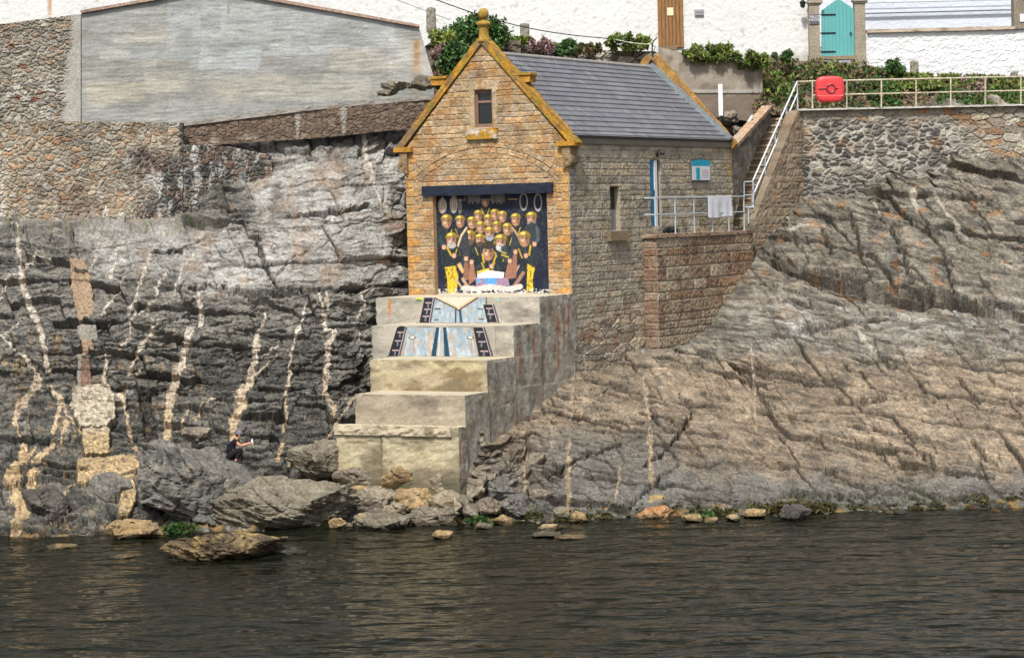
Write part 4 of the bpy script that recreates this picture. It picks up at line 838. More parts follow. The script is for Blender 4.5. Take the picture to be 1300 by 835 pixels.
# ------------------------------------------------------------------ stepped slip
slip = empty('slipway', HP(AM, -4, 1.0), 'stepped concrete slip with five tall risers, the upper two painted, below the boathouse doors', 'slipway')
steps = [  # px left, px right, y top, y bottom
 (477.5, 684, 374, 415), (472, 650, 413.5, 457), (470, 615, 457, 500), (451, 586, 501, 544), (428, 577, 541, 625)]
svals = []
def concol(k):
    def f(P, nr):
        PX_, PY_ = proj(P); u_ = P[..., 0]+P[..., 1]*.9; z_ = P[..., 2]; side = nr@ua > .5
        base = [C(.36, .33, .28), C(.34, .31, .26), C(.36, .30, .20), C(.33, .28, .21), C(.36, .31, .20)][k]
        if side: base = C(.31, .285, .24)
        c = np.tile(base, u_.shape+(1,)); c = mix(c, base*1.35, .7*sst(0, .5, fbm(u_*1.2, z_*2, 4, 3+k))); c = mix(c, base*.55, .6*sst(.05, .5, fbm(u_*1.6, z_*1.8+9, 4, 23+k)))
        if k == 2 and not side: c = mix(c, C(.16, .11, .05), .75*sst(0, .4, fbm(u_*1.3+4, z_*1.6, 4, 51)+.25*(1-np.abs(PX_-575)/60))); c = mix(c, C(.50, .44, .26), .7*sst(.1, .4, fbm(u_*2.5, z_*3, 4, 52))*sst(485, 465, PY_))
        if k == 4 and not side:
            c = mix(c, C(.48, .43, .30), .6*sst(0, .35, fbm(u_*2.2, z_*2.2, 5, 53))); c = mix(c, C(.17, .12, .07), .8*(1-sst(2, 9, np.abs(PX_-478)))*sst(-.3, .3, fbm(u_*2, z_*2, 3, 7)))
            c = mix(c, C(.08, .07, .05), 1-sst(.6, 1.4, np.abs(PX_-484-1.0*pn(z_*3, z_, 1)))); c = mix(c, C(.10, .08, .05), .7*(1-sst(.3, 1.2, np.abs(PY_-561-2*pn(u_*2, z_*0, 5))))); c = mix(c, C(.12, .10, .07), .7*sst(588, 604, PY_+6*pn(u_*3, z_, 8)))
        if side:
            c = mix(c, C(.20, .14, .085), .55*sst(-.05, .5, fbm(u_*.8, z_*.9, 4, 61))); c = mix(c, C(.10, .09, .07), .45*sst(.15, .45, fbm(u_*1.0, z_*1.1, 4, 64))); c = mix(c, C(.42, .41, .38), .55*sst(0, .4, fbm(u_*1.1, z_*1.9, 4, 62))*sst(480, 440, PY_))
            for rx_, ry0, ry1 in ((660, 435, 480), (678, 415, 470), (708, 393, 440), (716, 385, 450), (709, 434, 475), (584, 560, 596), (574, 575, 600), (722, 380, 420)):
                t_ = (PY_-ry0)/(ry1-ry0); c = mix(c, C(.30, .10, .03), .85*(1-sst(.1, 1.3+1.6*np.clip(t_, 0, 1), np.abs(PX_-rx_)))*sst(-.02, .03, t_)*sst(1.1, .6, t_))
            for yl in (456, 494): c = mix(c, C(.47, .43, .36), .7*(1-sst(.4, 1.1, np.abs(PY_-(yl-.13*(PX_-640))))))
        else:
            for rx_, ry0, ry1 in ((494.5, 380, 402),) if k == 0 else ():
                t_ = (PY_-ry0)/(ry1-ry0); c = mix(c, C(.48, .17, .03), (1-sst(.6, 2.4, np.abs(PX_-rx_)))*sst(-.02, .03, t_)*sst(1.2, .6, t_))
        c = mix(c, C(.08, .075, .045), .8*sst(1.7, .9, P[..., 2]+.3*fbm(u_*1.5, z_, 3, 66)))
        c = mix(c, base*.45, .7*sst(.22, .5, fbm(u_*1.4, z_*1.3, 4, 68)))
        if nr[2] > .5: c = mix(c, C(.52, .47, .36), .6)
        return c
    return f
zbase = 0.2; prev_b = .0; stepbs = []
for k, (pl, pr, yt, yb) in enumerate(steps):
    bR = float(ona(pr, (yt+yb)/2, .0)[0]); b = bR
    aL = float(onb(pl, (yt+yb)/2, b)[0]); zt = float(onb((pl+pr)/2, yt, b)[1]); zbt = float(onb((pl+pr)/2, yb, b)[1])
    stepbs.append((b, aL, zt, zbt)); print('step', k, round(b, 2), round(aL, 2), round(zt, 2), round(zbt, 2))
for k, (b, aL, zt, zbt) in enumerate(stepbs):
    back_ = .30 if k == 0 else stepbs[k-1][0]-.0
    aR = .035*(k+1)
    aLk = aL
    z0_ = zbase if k == 4 else stepbs[k+1][2]-.5 if k < 4 else .2
    if k == 3: z0_ = .6
    mb = MB()
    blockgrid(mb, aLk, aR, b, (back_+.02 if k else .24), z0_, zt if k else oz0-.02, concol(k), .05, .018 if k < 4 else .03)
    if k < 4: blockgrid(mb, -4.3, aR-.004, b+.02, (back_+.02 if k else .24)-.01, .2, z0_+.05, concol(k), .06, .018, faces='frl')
    if k == 4:  # broken overhanging top lip of the lowest step
        def lip(P, nr): q = fbm(P[..., 0]*2, P[..., 1]*2, 3, 8); return mix(np.tile(C(.42, .36, .26), q.shape+(1,)), C(.20, .16, .10), sst(0, .5, q))
        blockgrid(mb, aLk-.03, aR-.25, b-.09, b+.3, zt-.30, zt+.012, lip, .04, .07)
    if k == 3:
        for xc in (476, 509, 538):
            a_, z_ = [float(q) for q in onb(xc, 536, b-.01)]
            for sg in (-1, 1):
                for dx in (-.12, .12): mb.tube([HP(a_+dx-.08, b-.012, z_-.05*sg), HP(a_+dx+.08, b-.012, z_+.05*sg)], .008, C(.5, .45, .36), 4)
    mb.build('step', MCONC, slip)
# art on the two upper risers (crop coordinates: scale 7.222, origin 470,365)
def riser(k, x0, x1):
    b, aL, zt, zbt = stepbs[k]; b2 = b-.022; a0 = float(onb(x0, 400+40*k, b2)[0]); a1 = float(onb(x1, 400+40*k, b2)[0]); zlo = zbt if k == 0 else stepbs[2][2]; zlo = stepbs[k+1][2]+.01
    S, Z = np.meshgrid(np.linspace(a0, a1, 330), np.linspace(zlo, (zt if k else oz0-.02)-.003, 110)); P = HP(S, b2, Z); px_, py_ = proj(P)
    ph = py_.max()-py_.min(); 
    Xq = (px_-470)*7.222; Yq = ((py_-365)*7.222)
    return P, Art(Xq, Yq, (.34, .31, .26)), S, Z
for k, x0, x1 in ((0, 527, 636), (1, 491, 629)):
    P, A, S, Z = riser(k, x0, x1); cf = concol(k)(P, -va); A.c = cf
    n_ = fbm(A.X/60, A.Y/60, 4, 3)
    def blue(pts):
        A.poly(pts, (.31, .38, .551)); ins = (np.abs(A.c[..., 2]-.551) < .002).astype(float); A.put(ins, (.29, .37, .43))
        A.put(ins*sst(-.1, .5, fbm(A.X/45, A.Y/110, 3, 8)), (.46, .52, .56), .8); A.put(ins*sst(.05, .45, fbm(A.X/50+4, A.Y/60, 4, 9)), (.44, .32, .21), .55); A.put(ins*sst(.1, .5, fbm(A.X/30+9, A.Y/50, 4, 19)), (.20, .26, .31), .5)
    def ladder(p, rungs):
        (x1_, y1_), (x2_, y2_), (x3_, y3_), (x4_, y4_) = p; A.poly(p, (.018, .018, .025))
        for r_ in rungs:
            xa = x1_+(x4_-x1_)*r_; xb = x2_+(x3_-x2_)*r_; ya = y1_+(y4_-y1_)*r_; w_ = xb-xa
            A.line([(xa+.22*w_, ya), (xa+.72*w_, ya)], 9, (.55, .40, .38)); A.line([(xa+.45*w_, ya), (xa+.42*w_, ya+40)], 16, (.22, .22, .26), .7)
        A.line([((x1_*.15+x2_*.85), y1_), ((x4_*.15+x3_*.85), y4_)], 7, (.40, .36, .40)); A.line([((x1_*.02+x2_*.98), y1_), ((x4_*.02+x3_*.98), y4_)], 10, (.10, .08, .10))
    if k == 0:
        blue([(590, 60), (1030, 60), (1085, 355), (545, 355)])
        A.poly([(775, 200), (850, 200), (850, 355), (770, 355)], (.30, .36, .42)); A.line([(785, 200), (782, 355)], 14, (.02, .05, .08)); A.line([(822, 200), (838, 355)], 22, (.02, .06, .10))
        A.poly([(540, 60), (1005, 60), (990, 100), (845, 195), (810, 218), (780, 195), (600, 105)], (.10, .06, .04))
        A.poly([(560, 60), (990, 60), (975, 92), (840, 180), (810, 200), (785, 182), (615, 98)], (.80, .72, .55))
        for w_ in (0, 40, 80, 120, 165): A.line([(610+w_, 60+w_*.15), (808, 182-w_*.72), (960-w_, 70+w_*.1)], 5, (.28, .16, .08), .8)
        A.line([(600, 75), (800, 185)], 12, (.55, .30, .16), .6); A.line([(970, 85), (820, 185)], 14, (.5, .27, .12), .7)
        ladder([(500, 85), (595, 100), (550, 355), (443, 355)], (.2, .42, .66, .92)); ladder([(1035, 155), (1135, 155), (1192, 352), (1082, 352)], (.18, .45, .85))
        A.ell(525, 80, 45, 32, (.02, .03, .09)); A.ell(455, 90, 38, 20, (.75, .62, .02)); A.ell(445, 118, 26, 14, (.10, .20, .08)); A.ell(1160, 80, 34, 14, (.72, .60, .05)); A.ell(1165, 105, 24, 16, (.30, .40, .40))
        A.line([(1062, 60), (1066, 150)], 12, (.10, .10, .14)); A.line([(595, 195), (640, 195)], 12, (.03, .03, .03)); A.line([(590, 295), (625, 295)], 10, (.05, .04, .04)); A.line([(990, 195), (1030, 200)], 10, (.05, .04, .04)); A.line([(1000, 288), (1040, 290)], 10, (.05, .04, .04))
    else:
        blue([(345, 366), (925, 366), (975, 655), (305, 655)])
        for p in ([(605, 366), (632, 366), (600, 655), (552, 655)], [(668, 366), (696, 366), (732, 655), (682, 655)]): A.poly(p, (.015, .05, .085))
        A.line([(640, 366), (622, 655)], 8, (.55, .62, .66)); A.line([(560, 400), (548, 640)], 26, (.55, .33, .15), .55); A.line([(735, 400), (760, 640)], 22, (.55, .33, .15), .5); A.line([(650, 500), (650, 655)], 30, (.50, .40, .30), .6)
        ladder([(245, 366), (335, 366), (268, 655), (158, 655)], (.15, .42, .72)); ladder([(945, 366), (1050, 366), (1136, 655), (1000, 655)], (.14, .45, .75))
        for q in (385, 918): A.ell(q, 458, 34, 16, (.06, .05, .05)); A.ell(q, 456, 22, 10, (.75, .72, .66)); A.line([(q+10, 470), (q+14, 600)], 14, (.45, .20, .06), .7)
        for q in ((110, 660), (1000, 660), (290, 366)): A.ell(q[0], q[1], 34, 14, (.02, .02, .02))
    # fade to bare concrete at the border of the painting
    A.c *= (1+.12*fbm(A.X/25, A.Y/25, 3, 6))[..., None]
    mb = MB(); mb.grid(P, A.c); a0, a1 = S.min(), S.max(); mb.box(HP(a0, stepbs[k][0]-.0195, Z.min()), (ua*(a1-a0), va*.018, za*(Z.max()-Z.min())), C(.34, .31, .26)); mb.build('painted_riser', MPAINT, slip)
# ------------------------------------------------------------------ landing pier, railings, steps beside the house
bp0 = float(ona(816, 300)[0]); ap = float(onb(833, 300, bp0)[0]); bp1 = float(ona(955, 290, ap)[0]); zp_ = float(ona(880, 295.5, ap)[1])
print('pier', bp0, ap, bp1, zp_)
pier = empty('landing_pier', HP(ap/2, (bp0+bp1)/2, 4), 'rust brown block masonry pier carrying the landing outside the side door', 'pier')
def pier_style(S, Z):
    d, c, ID = coursed(S, Z, [(.23, .155, .10), (.30, .225, .15), (.20, .14, .095), (.34, .275, .20), (.25, .195, .14), (.27, .17, .10)], ch=.38, bl=1.55, rough=.034, seed=31, mortar=(.33, .29, .23), mw=.016)
    c = mix(c, C(.30, .25, .18), .8*sst(6.6, 5.4, Z+.4*fbm(S, Z, 3, 3))); c = mix(c, C(.10, .04, .03), .5*sst(.1, .45, fbm(S*1.3, Z*.8, 4, 49)))
    return d, c, ID
mb = MB(); wallgrid(mb, lambda s, z: HP(ap, s, z), ua, bp0, bp1, 3.5, zp_-.14, pier_style, res=.03); mb.build('masonry_face', MSTONE, pier)
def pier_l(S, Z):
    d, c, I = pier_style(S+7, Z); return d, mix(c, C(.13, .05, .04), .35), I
mb = MB(); wallgrid(mb, lambda s, z: HP(s, bp0, z), -va, .0, ap, 3.5, zp_-.14, pier_l, res=.03); mb.build('masonry_face', MSTONE, pier)
mb = MB(); blockgrid(mb, .02, ap+.07, bp0-.12, bp1+.1, zp_-.139, zp_, lambda P, n: mix(np.tile(C(.33, .24, .17), P.shape[:2]+(1,)), C(.17, .10, .07), sst(0, .4, fbm(P[..., 1]*1.3, P[..., 2]*3, 3, 3))), .06, .02)
mb.build('landing_slab', MCONC, pier)
GALV = C(.50, .56, .60)
lr = empty('landing_railing', HP(ap-.08, bp0+.3, zp_), 'pale grey tube railing along the landing beside the side door', 'railing')
def pa(px, py, a): b_, z_ = ona(px, py, a); return HP(a, float(b_), float(z_))
a_ = ap-.07; zt = float(ona(880, 250.5, a_)[1]); zm = float(ona(880, 271, a_)[1]); b_e = float(ona(944.5, 270, a_)[0])
mb = MB(); mb.tube([HP(.03, bp0+.12, zt), HP(a_, bp0+.12, zt), HP(a_, b_e, zt)], .030, GALV); mb.build('rail', MMETAL, lr)
mb = MB(); mb.tube([HP(.03, bp0+.12, zm), HP(a_, bp0+.12, zm), HP(a_, b_e, zm)], .026, GALV); mb.build('rail', MMETAL, lr)
for px_ in (857, 881, 904, 925, 944.5):
    b_ = float(ona(px_, 270, a_)[0]); mb = MB(); mb.tube([HP(a_, b_, zp_-.02), HP(a_, b_, zt+.0)], .032 if px_ in (857, 944.5) else .026, GALV); mb.lathe(HP(a_, b_, zp_), [(.07, 0), (.07, .02), (.03, .03)], GALV*.8, 10); mb.build('post', MMETAL, lr)
# flight of steps climbing behind the house
st = empty('stone_steps', at(945, 285, 104), 'steep flight of narrow stone steps climbing beside the rear of the boathouse', 'steps')
NS = 17; GRW = C(.30, .235, .165)
def sline(t): return (930+46*t, 960+52*t, 285-143*t, 103.6+4.0*t)
for k in range(NS):
    l, r, y_, D_ = sline((k+1)/NS); l -= 3; A = at(l, y_, D_); B = at(r, y_, D_); B[2] = A[2]; hh = .36
    mb = MB(); q = C(.30, .235, .165)*random.uniform(.8, 1.2); mb.box(A-[0, 0, .07]+C(0, 0, 0), (B-A, C(0, .5, 0), C(0, 0, .07)), q*1.35, .008); mb.box(A-[0, -.05, hh], (B-A, C(0, .42, 0), C(0, 0, hh-.07)), q*.75, .004)
    mb.build('step', MSTONE, st)
mb = MB()
def brown_style(U, V, PX, PY):
    d, c, I = coursed(U, V, [(.21, .15, .10), (.20, .165, .12), (.16, .125, .09), (.24, .19, .14)], ch=.25, bl=.45, rough=.035, seed=61, mortar=(.22, .18, .13)); return d, c
sheet(mb, 957, 1023, [(957, 278), (1012, 141), (1023, 139)], [(957, 330), (990, 300), (1023, 285)], [(957, 103.3), (1023, 105.9)], brown_style)
mb.build('side_wall', MSTONE, st)
def rubdark(U, V, PX, PY):
    d, c, I = rubble(U, V, [(.16, .14, .12), (.22, .19, .15), (.28, .25, .21)], .4, .22, (.30, .27, .22), .06, 71, .06); return d, c
mb = MB(); sheet(mb, 927, 977, [(927, 183), (977, 139)], [(927, 288), (943, 231), (958, 190), (977, 154)], [(927, 102.9), (977, 107.2)], rubdark, back=.3); mb.build('parapet', MSTONE, st)
mb = MB(); cop_grid(mb, at(931, 186, 102.7), at(974, 139, 107.0), np.array([1., -.2, 0])/1.02, .42, .16, lambda S, K, P: mix(np.tile(C(.40, .27, .17), S.shape+(1,)), C(.30, .30, .30), .5*sst(0, .5, fbm(S, K*.3, 3, 4)))); mb.build('coping', MLICH, st)
hr = empty('stair_handrail', at(956, 262, 103.6), 'pale blue grey handrail of two slanting tubes rising over the stone steps', 'handrail')
def dd(px): return 103.4+(px-950)/60*3.0
for pts in ([(1012, 104), (956, 229), (955, 264)], [(1012, 120), (957, 246), (957, 268)]):
    mb = MB(); mb.tube([at(p[0], p[1], dd(p[0])) for p in pts], .036, C(.55, .60, .66)); mb.build('rail', MMETAL, hr)
for (x0, y0, y1) in ((1012, 103, 140), (998, 135, 172), (984, 167, 202), (971, 196, 234), (956, 229, 264), (950, 262, 284)):
    mb = MB(); mb.tube([at(x0, y0, dd(x0)), at(x0+(y1-y0)*.02, y1, dd(x0))], .028, C(.55, .60, .66)); mb.build('post', MMETAL, hr)
mb = MB(); mb.tube([at(944.6, 231, 103.3), at(956, 230.5, 103.4)], .026, GALV); mb.tube([at(944.6, 231, 103.3), at(944.6, 252, 103.3)], .026, GALV); mb.tube([at(945, 248, 103.3), at(956, 247, 103.4)], .022, GALV); mb.tube([at(946, 263, 103.35), at(957, 263, 103.4)], .026, GALV); mb.build('gate_frame', MMETAL, hr)
# notice board
mb = MB(); nb = empty('notice_board', pa(888, 230, .06), 'small white notice board with a turquoise heading on the boathouse side wall', 'notice board')
b0_, z1_ = [float(k) for k in ona(876.5, 202.5, .05)]; b1_, z0_ = [float(k) for k in ona(900.5, 230, .05)]
mb.box(HP(.045, b0_, z0_), (ua*.05, va*(b1_-b0_), za*(z1_-z0_)), C(.10, .11, .12)); mb.build('frame', MPAINT, nb)
H_ = z1_-z0_; L_ = b1_-b0_; tq = C(.01, .33, .48)
mb = MB(); mb.box(HP(.096, b0_+.04, z0_+.04), (ua*.01, va*(L_-.08), za*(H_*.70-.04)), C(.66, .69, .72)); mb.build('panel', MPAINT, nb)
mb = MB()
hd = [HP(.096, b0_+.04, z0_+H_*.70), HP(.096, b1_-.04, z0_+H_*.70)]+[HP(.096, b0_+.04+(L_-.08)*(1-i/10), z0_+H_*(.90+.10*math.sin(math.pi*min(1, (i+2)/12)))) for i in range(11)]
mb.prism(hd, ua*.012, tq); mb.build('heading', MPAINT, nb)
mb = MB(); mb.box(HP(.107, b0_+L_*.22, z0_+H_*.08), (ua*.004, va*L_*.20, za*H_*.54), tq)
for i in range(6): mb.box(HP(.107, b0_+L_*.55, z0_+H_*(.16+.05*i*1.4)), (ua*.003, va*L_*.34, za*H_*.022), C(.42, .44, .5))
mb.box(HP(.107, b0_+L_*.52, z0_+H_*.36), (ua*.002, va*L_*.38, za*H_*.16), C(.72, .50, .52)); mb.build('printed_text', MPAINT, nb)
# towel over the rail
mb = MB(); tb0 = float(ona(897, 250, a_)[0]); tb1 = float(ona(927, 250, a_)[0]); zlo = float(ona(910, 275.5, a_)[1])
T = np.linspace(0, 1, 40); Sg = np.linspace(0, 1, 60); TT, SS = np.meshgrid(T, Sg, indexing='ij')
zz = zt+.035 - TT*(zt+.035-zlo)*(1+.03*np.sin(SS*5)); out = .040+.02*np.sin(SS*19)*TT+.03*np.sin(SS*6+1)*TT
Pf = HP(a_+out, tb0+SS*(tb1-tb0)+.05*TT*(SS-.2), zz); Pbk = HP(a_-out*.8-.01, tb0+SS*(tb1-tb0), zt+.035-TT*(zt-zlo)*.7)
tc_ = np.tile(C(.74, .76, .82), TT.shape+(1,)); ltr = (np.abs(TT-.42) < .16) & (np.sin(SS*75) > .72) & (SS > .12) & (SS < .88); tc_ = mix(tc_, C(.40, .42, .50), .5*ltr)
mb.grid(np.concatenate([Pbk[::-1], Pf]), np.concatenate([np.tile(C(.74, .76, .82), TT.shape+(1,)), tc_]))
tw = mb.build('towel', MCLOTH, None, True); tag(tw, 'white towel hanging over the landing railing to dry', 'towel')
# dark bundle on landing
mb = MB(); 
for i in range(5): p = HP(.28+.03*i, float(ona(848, 290, .3)[0])-.15+.15*i, zp_+.09+.03*(i % 2)); mb.tube([p-va*.18-za*.03, p-va*.08+za*.05, p+va*.05+za*.06, p+va*.17-za*.03], [.05, .09, .09, .04], C(.025, .027, .032), 8)
tag(mb.build('bundle', MCLOTH, None, True), 'dark bundle lying on the landing below the blue door', 'bundle')
# ------------------------------------------------------------------ retaining walls left
OCH = [(.27, .20, .14), (.26, .225, .18), (.31, .25, .18), (.21, .175, .14), (.29, .27, .235), (.30, .19, .115), (.24, .21, .17)]
def left_low(U, V, PX, PY):
    d, c, I = rubble(U, V, OCH, .32, .165, (.36, .33, .26), .13, 81, .045, .12)
    d2, c2, _ = rubble(U, V, [(.05, .05, .05), (.09, .085, .08), (.12, .10, .08), (.15, .10, .07)], .30, .20, (.30, .29, .27), .14, 83, .06, .15)
    c2 = mix(c2, C(.50, .50, .48), .7*sst(.12, .4, fbm(U*3.2, V*1.1, 4, 85))); c2 = mix(c2, C(.06, .055, .05), .7*sst(.1, .45, fbm(U*2.6, V*1.0, 4, 87)))
    m = sst(130, 190, PX+35*fbm(U*.6, V*.6, 3, 2))*sst(186, 208, PY-.0*PX+16*fbm(U, V, 3, 4))*sst(-400, 228, PX+0) ; m = np.where(PX > 228, 1., m)
    c = mix(c, c2, m); d = d*(1-m)+d2*m
    c = mix(c, C(.52, .50, .46), .6*sst(.15, .4, fbm(U*1.4, V*.5, 4, 89))*sst(205, 240, PY)*(1-m)); c = mix(c, C(.12, .07, .05), .5*sst(.2, .45, fbm(U*.9, V*.7, 4, 91)))
    return d, c*(1+.35*fbm(U*.45, V*.6, 3, 99))[..., None]
mb = MB(); sheet(mb, -110, 232, [(-110, 152), (232, 156)], [(-110, 292), (232, 284)], [(-110, 93.3), (232, 93.7)], left_low)
lw = mb.build('retaining_wall', MSTONE); tag(lw, 'low rubble retaining wall of ochre and brown stones under the grey concrete wall at far left', 'wall')
mb = MB(); sheet(mb, 232.5, 345, [(232, 184), (290, 186), (345, 197)], [(232, 280), (300, 278), (345, 272)], [(232, 93.72), (345, 94.6)], left_low)
tag(mb.build('retaining_wall', MSTONE), 'blackened stone wall streaked with white lime, between ochre rubble wall and pale cliff', 'wall')
mb = MB(); P_, *_r = sheet(mb, -110, 300, [(-110, 283), (130, 280), (300, 273)], [(-110, 294), (300, 287)], [(-110, 92.9), (300, 93.5)], lambda U, V, PX, PY: (.03*fbm(U*2, V*4, 3, 5), mix(np.tile(C(.30, .26, .21), U.shape+(1,)), C(.16, .13, .10), sst(0, .4, fbm(U*1.2, V*3, 4, 3)))), back=.9)
tag(mb.build('footing_ledge', MCONC), 'rough concrete footing ledge along the foot of the left rubble wall', 'ledge')
def brownren(U, V, PX, PY):
    c = mix(np.tile(C(.165, .115, .08), U.shape+(1,)), C(.10, .072, .052), sst(-.15, .3, fbm(U*2.1, V*3.6, 4, 3))); d3, c3, _ = rubble(U, V, [(.17, .125, .09), (.13, .095, .07), (.20, .155, .12), (.12, .10, .085)], .26, .13, (.10, .072, .055), .12, 35, .03, .08); c = mix(c, c3, .7); c = mix(c, C(.34, .30, .25), .8*sst(.2, .45, fbm(U*1.3, V*2.2, 4, 5))*sst(168, 180, PY))
    for xj in (378, 436): c = mix(c, C(.34, .32, .29), .8*(1-sst(2, 5, np.abs(PX-xj)+.1*(PY-150))))
    return .02*fbm(U*3, V*3, 4, 3)+d3*.8, c
mb = MB(); BT = [(229, 160), (320, 149), (400, 139), (548, 126)]; BD = [(229, 94.6), (430, 95.1), (548, 96.2)]
sheet(mb, 229, 548, BT, [(229, 188), (330, 180), (400, 176), (548, 160)], BD, brownren, back=.4)
bw = empty('low_wall', at(400, 175, 95.1), 'long low brown rendered wall with pale coping sloping up behind the cliff left of the boathouse', 'wall')
bw_ = mb.build('wall_face', MRENDER, bw)
mb = MB(); mx = [(229, 155.5), (320, 144.5), (400, 134.5), (548, 121.5)]
for (p, q) in zip(mx[:-1], mx[1:]):
    Dp, Dq = interp(p[0], BD)-.06, interp(q[0], BD)-.06; A, B = at(*p, Dp), at(*q, Dq); cop_grid(mb, A-[0, -.22, .15], B-[0, -.22, .15], np.array([0, 1., 0]), .5, .15, lambda S, K, P: mix(np.tile(C(.30, .28, .25), S.shape+(1,)), C(.17, .15, .13), sst(0, .4, fbm(S*1.5, K*.2, 3, 2))))
mb.build('coping', MCONC, bw)
# upper left: rubble bay and big patched concrete wall
CT = [(103, 17), (200, 0), (268, -13), (338, 0), (532, 35), (541, 66), (551, 99)]
def patchy(U, V, PX, PY):
    base = np.tile(C(.33, .335, .32), U.shape+(1,)); base = mix(base, C(.27, .265, .24), .8*sst(-.1, .4, fbm(U*.35, V*1.6, 4, 3))); base = mix(base, C(.44, .41, .33), .6*sst(.05, .45, fbm(U*.45+3, V*.9, 4, 5)))
    def rect(x0, x1, y0, y1, c, a):
        nonlocal base; wx = PX+3*fbm(U*1.2, V*1.2, 3, int(x0)); wy = PY+2*fbm(U*1.5, V*1.5, 3, int(x0)+3)
        m = sst(x0-.8, x0+.8, wx)*(1-sst(x1-.8, x1+.8, wx))*sst(y0-.8, y0+.8, wy)*(1-sst(y1-.8, y1+.8, wy)); base = mix(base, C(*c), a*m)
    for q in ((212, 290, -20, 58, (.43, .455, .46), .8), (290, 500, 5, 70, (.43, .455, .46), .7), (254, 330, 58, 88, (.42, .45, .46), .8), (125, 165, 64, 76, (.45, .44, .40), .8), (145, 212, 44, 55, (.46, .45, .41), .7), (184, 240, 92, 118, (.47, .45, .38), .75), (165, 250, 60, 78, (.33, .35, .35), .7), (110, 185, 105, 134, (.45, .41, .31), .6), (240, 330, 95, 125, (.40, .385, .33), .6), (420, 500, 62, 90, (.42, .40, .35), .8), (493, 545, 48, 80, (.50, .49, .47), .8), (493, 550, 82, 110, (.52, .50, .46), .8), (330, 470, 95, 128, (.46, .44, .38), .5), (255, 280, 18, 38, (.26, .27, .27), .7), (145, 170, 78, 90, (.26, .25, .22), .7), (200, 240, 76, 90, (.27, .26, .23), .7), (370, 395, 45, 62, (.30, .31, .31), .6), (112, 200, 12, 40, (.35, .355, .345), .6)): rect(*q)
    base = mix(base, C(.24, .24, .23), .5*sst(.0, .5, fbm(U*.9, V*6, 4, 9))); base = mix(base, C(.50, .50, .47), .35*sst(.1, .5, fbm(U*.5, V*9, 4, 19)))
    base = mix(base, C(.29, .295, .29), .25*(np.sin(V*62+5*fbm(U*.3, V*3, 2, 1)) > .3)*sst(70, 50, PY)*sst(205, 225, PX))
    base = mix(base, C(.34, .17, .06), .75*(1-sst(1.5, 5, np.abs(PX-529)))*sst(48, 52, PY)*sst(95, 70, PY)); base = mix(base, C(.40, .25, .10), .35*(1-sst(3, 12, np.abs(PX-529)))*sst(48, 52, PY))
    base = base*(1+.10*fbm(U*3, V*9, 4, 11))[..., None]
    base = base*(.90+.0*U)[..., None]; base = mix(base, C(.22, .225, .22), .55*sst(.1, .4, fbm(U*.35+7, V*1.0, 4, 29))); return .012*fbm(U*.8, V*2.4, 4, 8)+.010*fbm(U*1.5, V*9, 3, 28), base
mb = MB(); sheet(mb, 103.5, 551, CT, [(103, 168), (230, 168), (551, 140)], [(103, 98.6), (551, 99.4)], patchy, res=.05, back=.5)
cw = empty('concrete_wall', at(330, 160, 99), 'tall patched grey concrete gable wall filling the upper left behind the low brown wall', 'wall'); mb.build('wall_face', MCONC, cw)
mb = MB(); ct = [at(p[0], p[1]-1.5, 98.8) for p in CT[:5]]; ct = [at(p[0], p[1]-1.5, 98.6+.8*(p[0]-103)/448-.02) for p in CT[:5]]
for p, q in zip(ct[:-1], ct[1:]): mb.box(p-[0, .12, .05], (q-p, C(0, .6, 0), C(0, 0, .11)), C(.38, .27, .21), .01)
mb.build('verge', MLICH, cw)
def upl(U, V, PX, PY):
    d, c, I = rubble(U, V, [(.26, .225, .18), (.31, .28, .23), (.21, .185, .15), (.27, .25, .22), (.27, .19, .13)], .34, .14, (.38, .36, .31), .14, 93, .05, .13)
    m = sst(78, 90, PX+8*fbm(U, V, 3, 5)-.12*(PY-90)*-1); c = mix(c, C(.36, .345, .315)*(1+0*U[..., None]), m*.95); d = d*(1-m)
    for (x_, y_) in ((24, 124), (44, 126), (13, 60), (28, 84)): c = mix(c, C(.22, .06, .03), .9*(1-sst(4, 7, np.hypot((PX-x_)/1.6, PY-y_)*1.6))*(1-.4*(I > .5)))
    c = mix(c, C(.55, .54, .50), .6*sst(.15, .4, fbm(U*1.5, V*1.5, 4, 95))*sst(85, 110, PY)*(1-m)); c = mix(c, C(.15, .10, .06), .6*sst(40, 28, PY+.12*PX-4)*(1-m)*sst(-.2, .3, fbm(U, V*2, 3, 3)))
    return d, c
mb = MB(); sheet(mb, -110, 102.5, [(-110, 44), (0, 31), (102.5, 18)], [(-110, 166), (102, 166)], [(-110, 98.2), (102, 98.55)], upl)
tag(mb.build('rubble_wall', MSTONE), 'old rubble wall panel with red brick patches, joined to the left end of the concrete wall', 'wall')
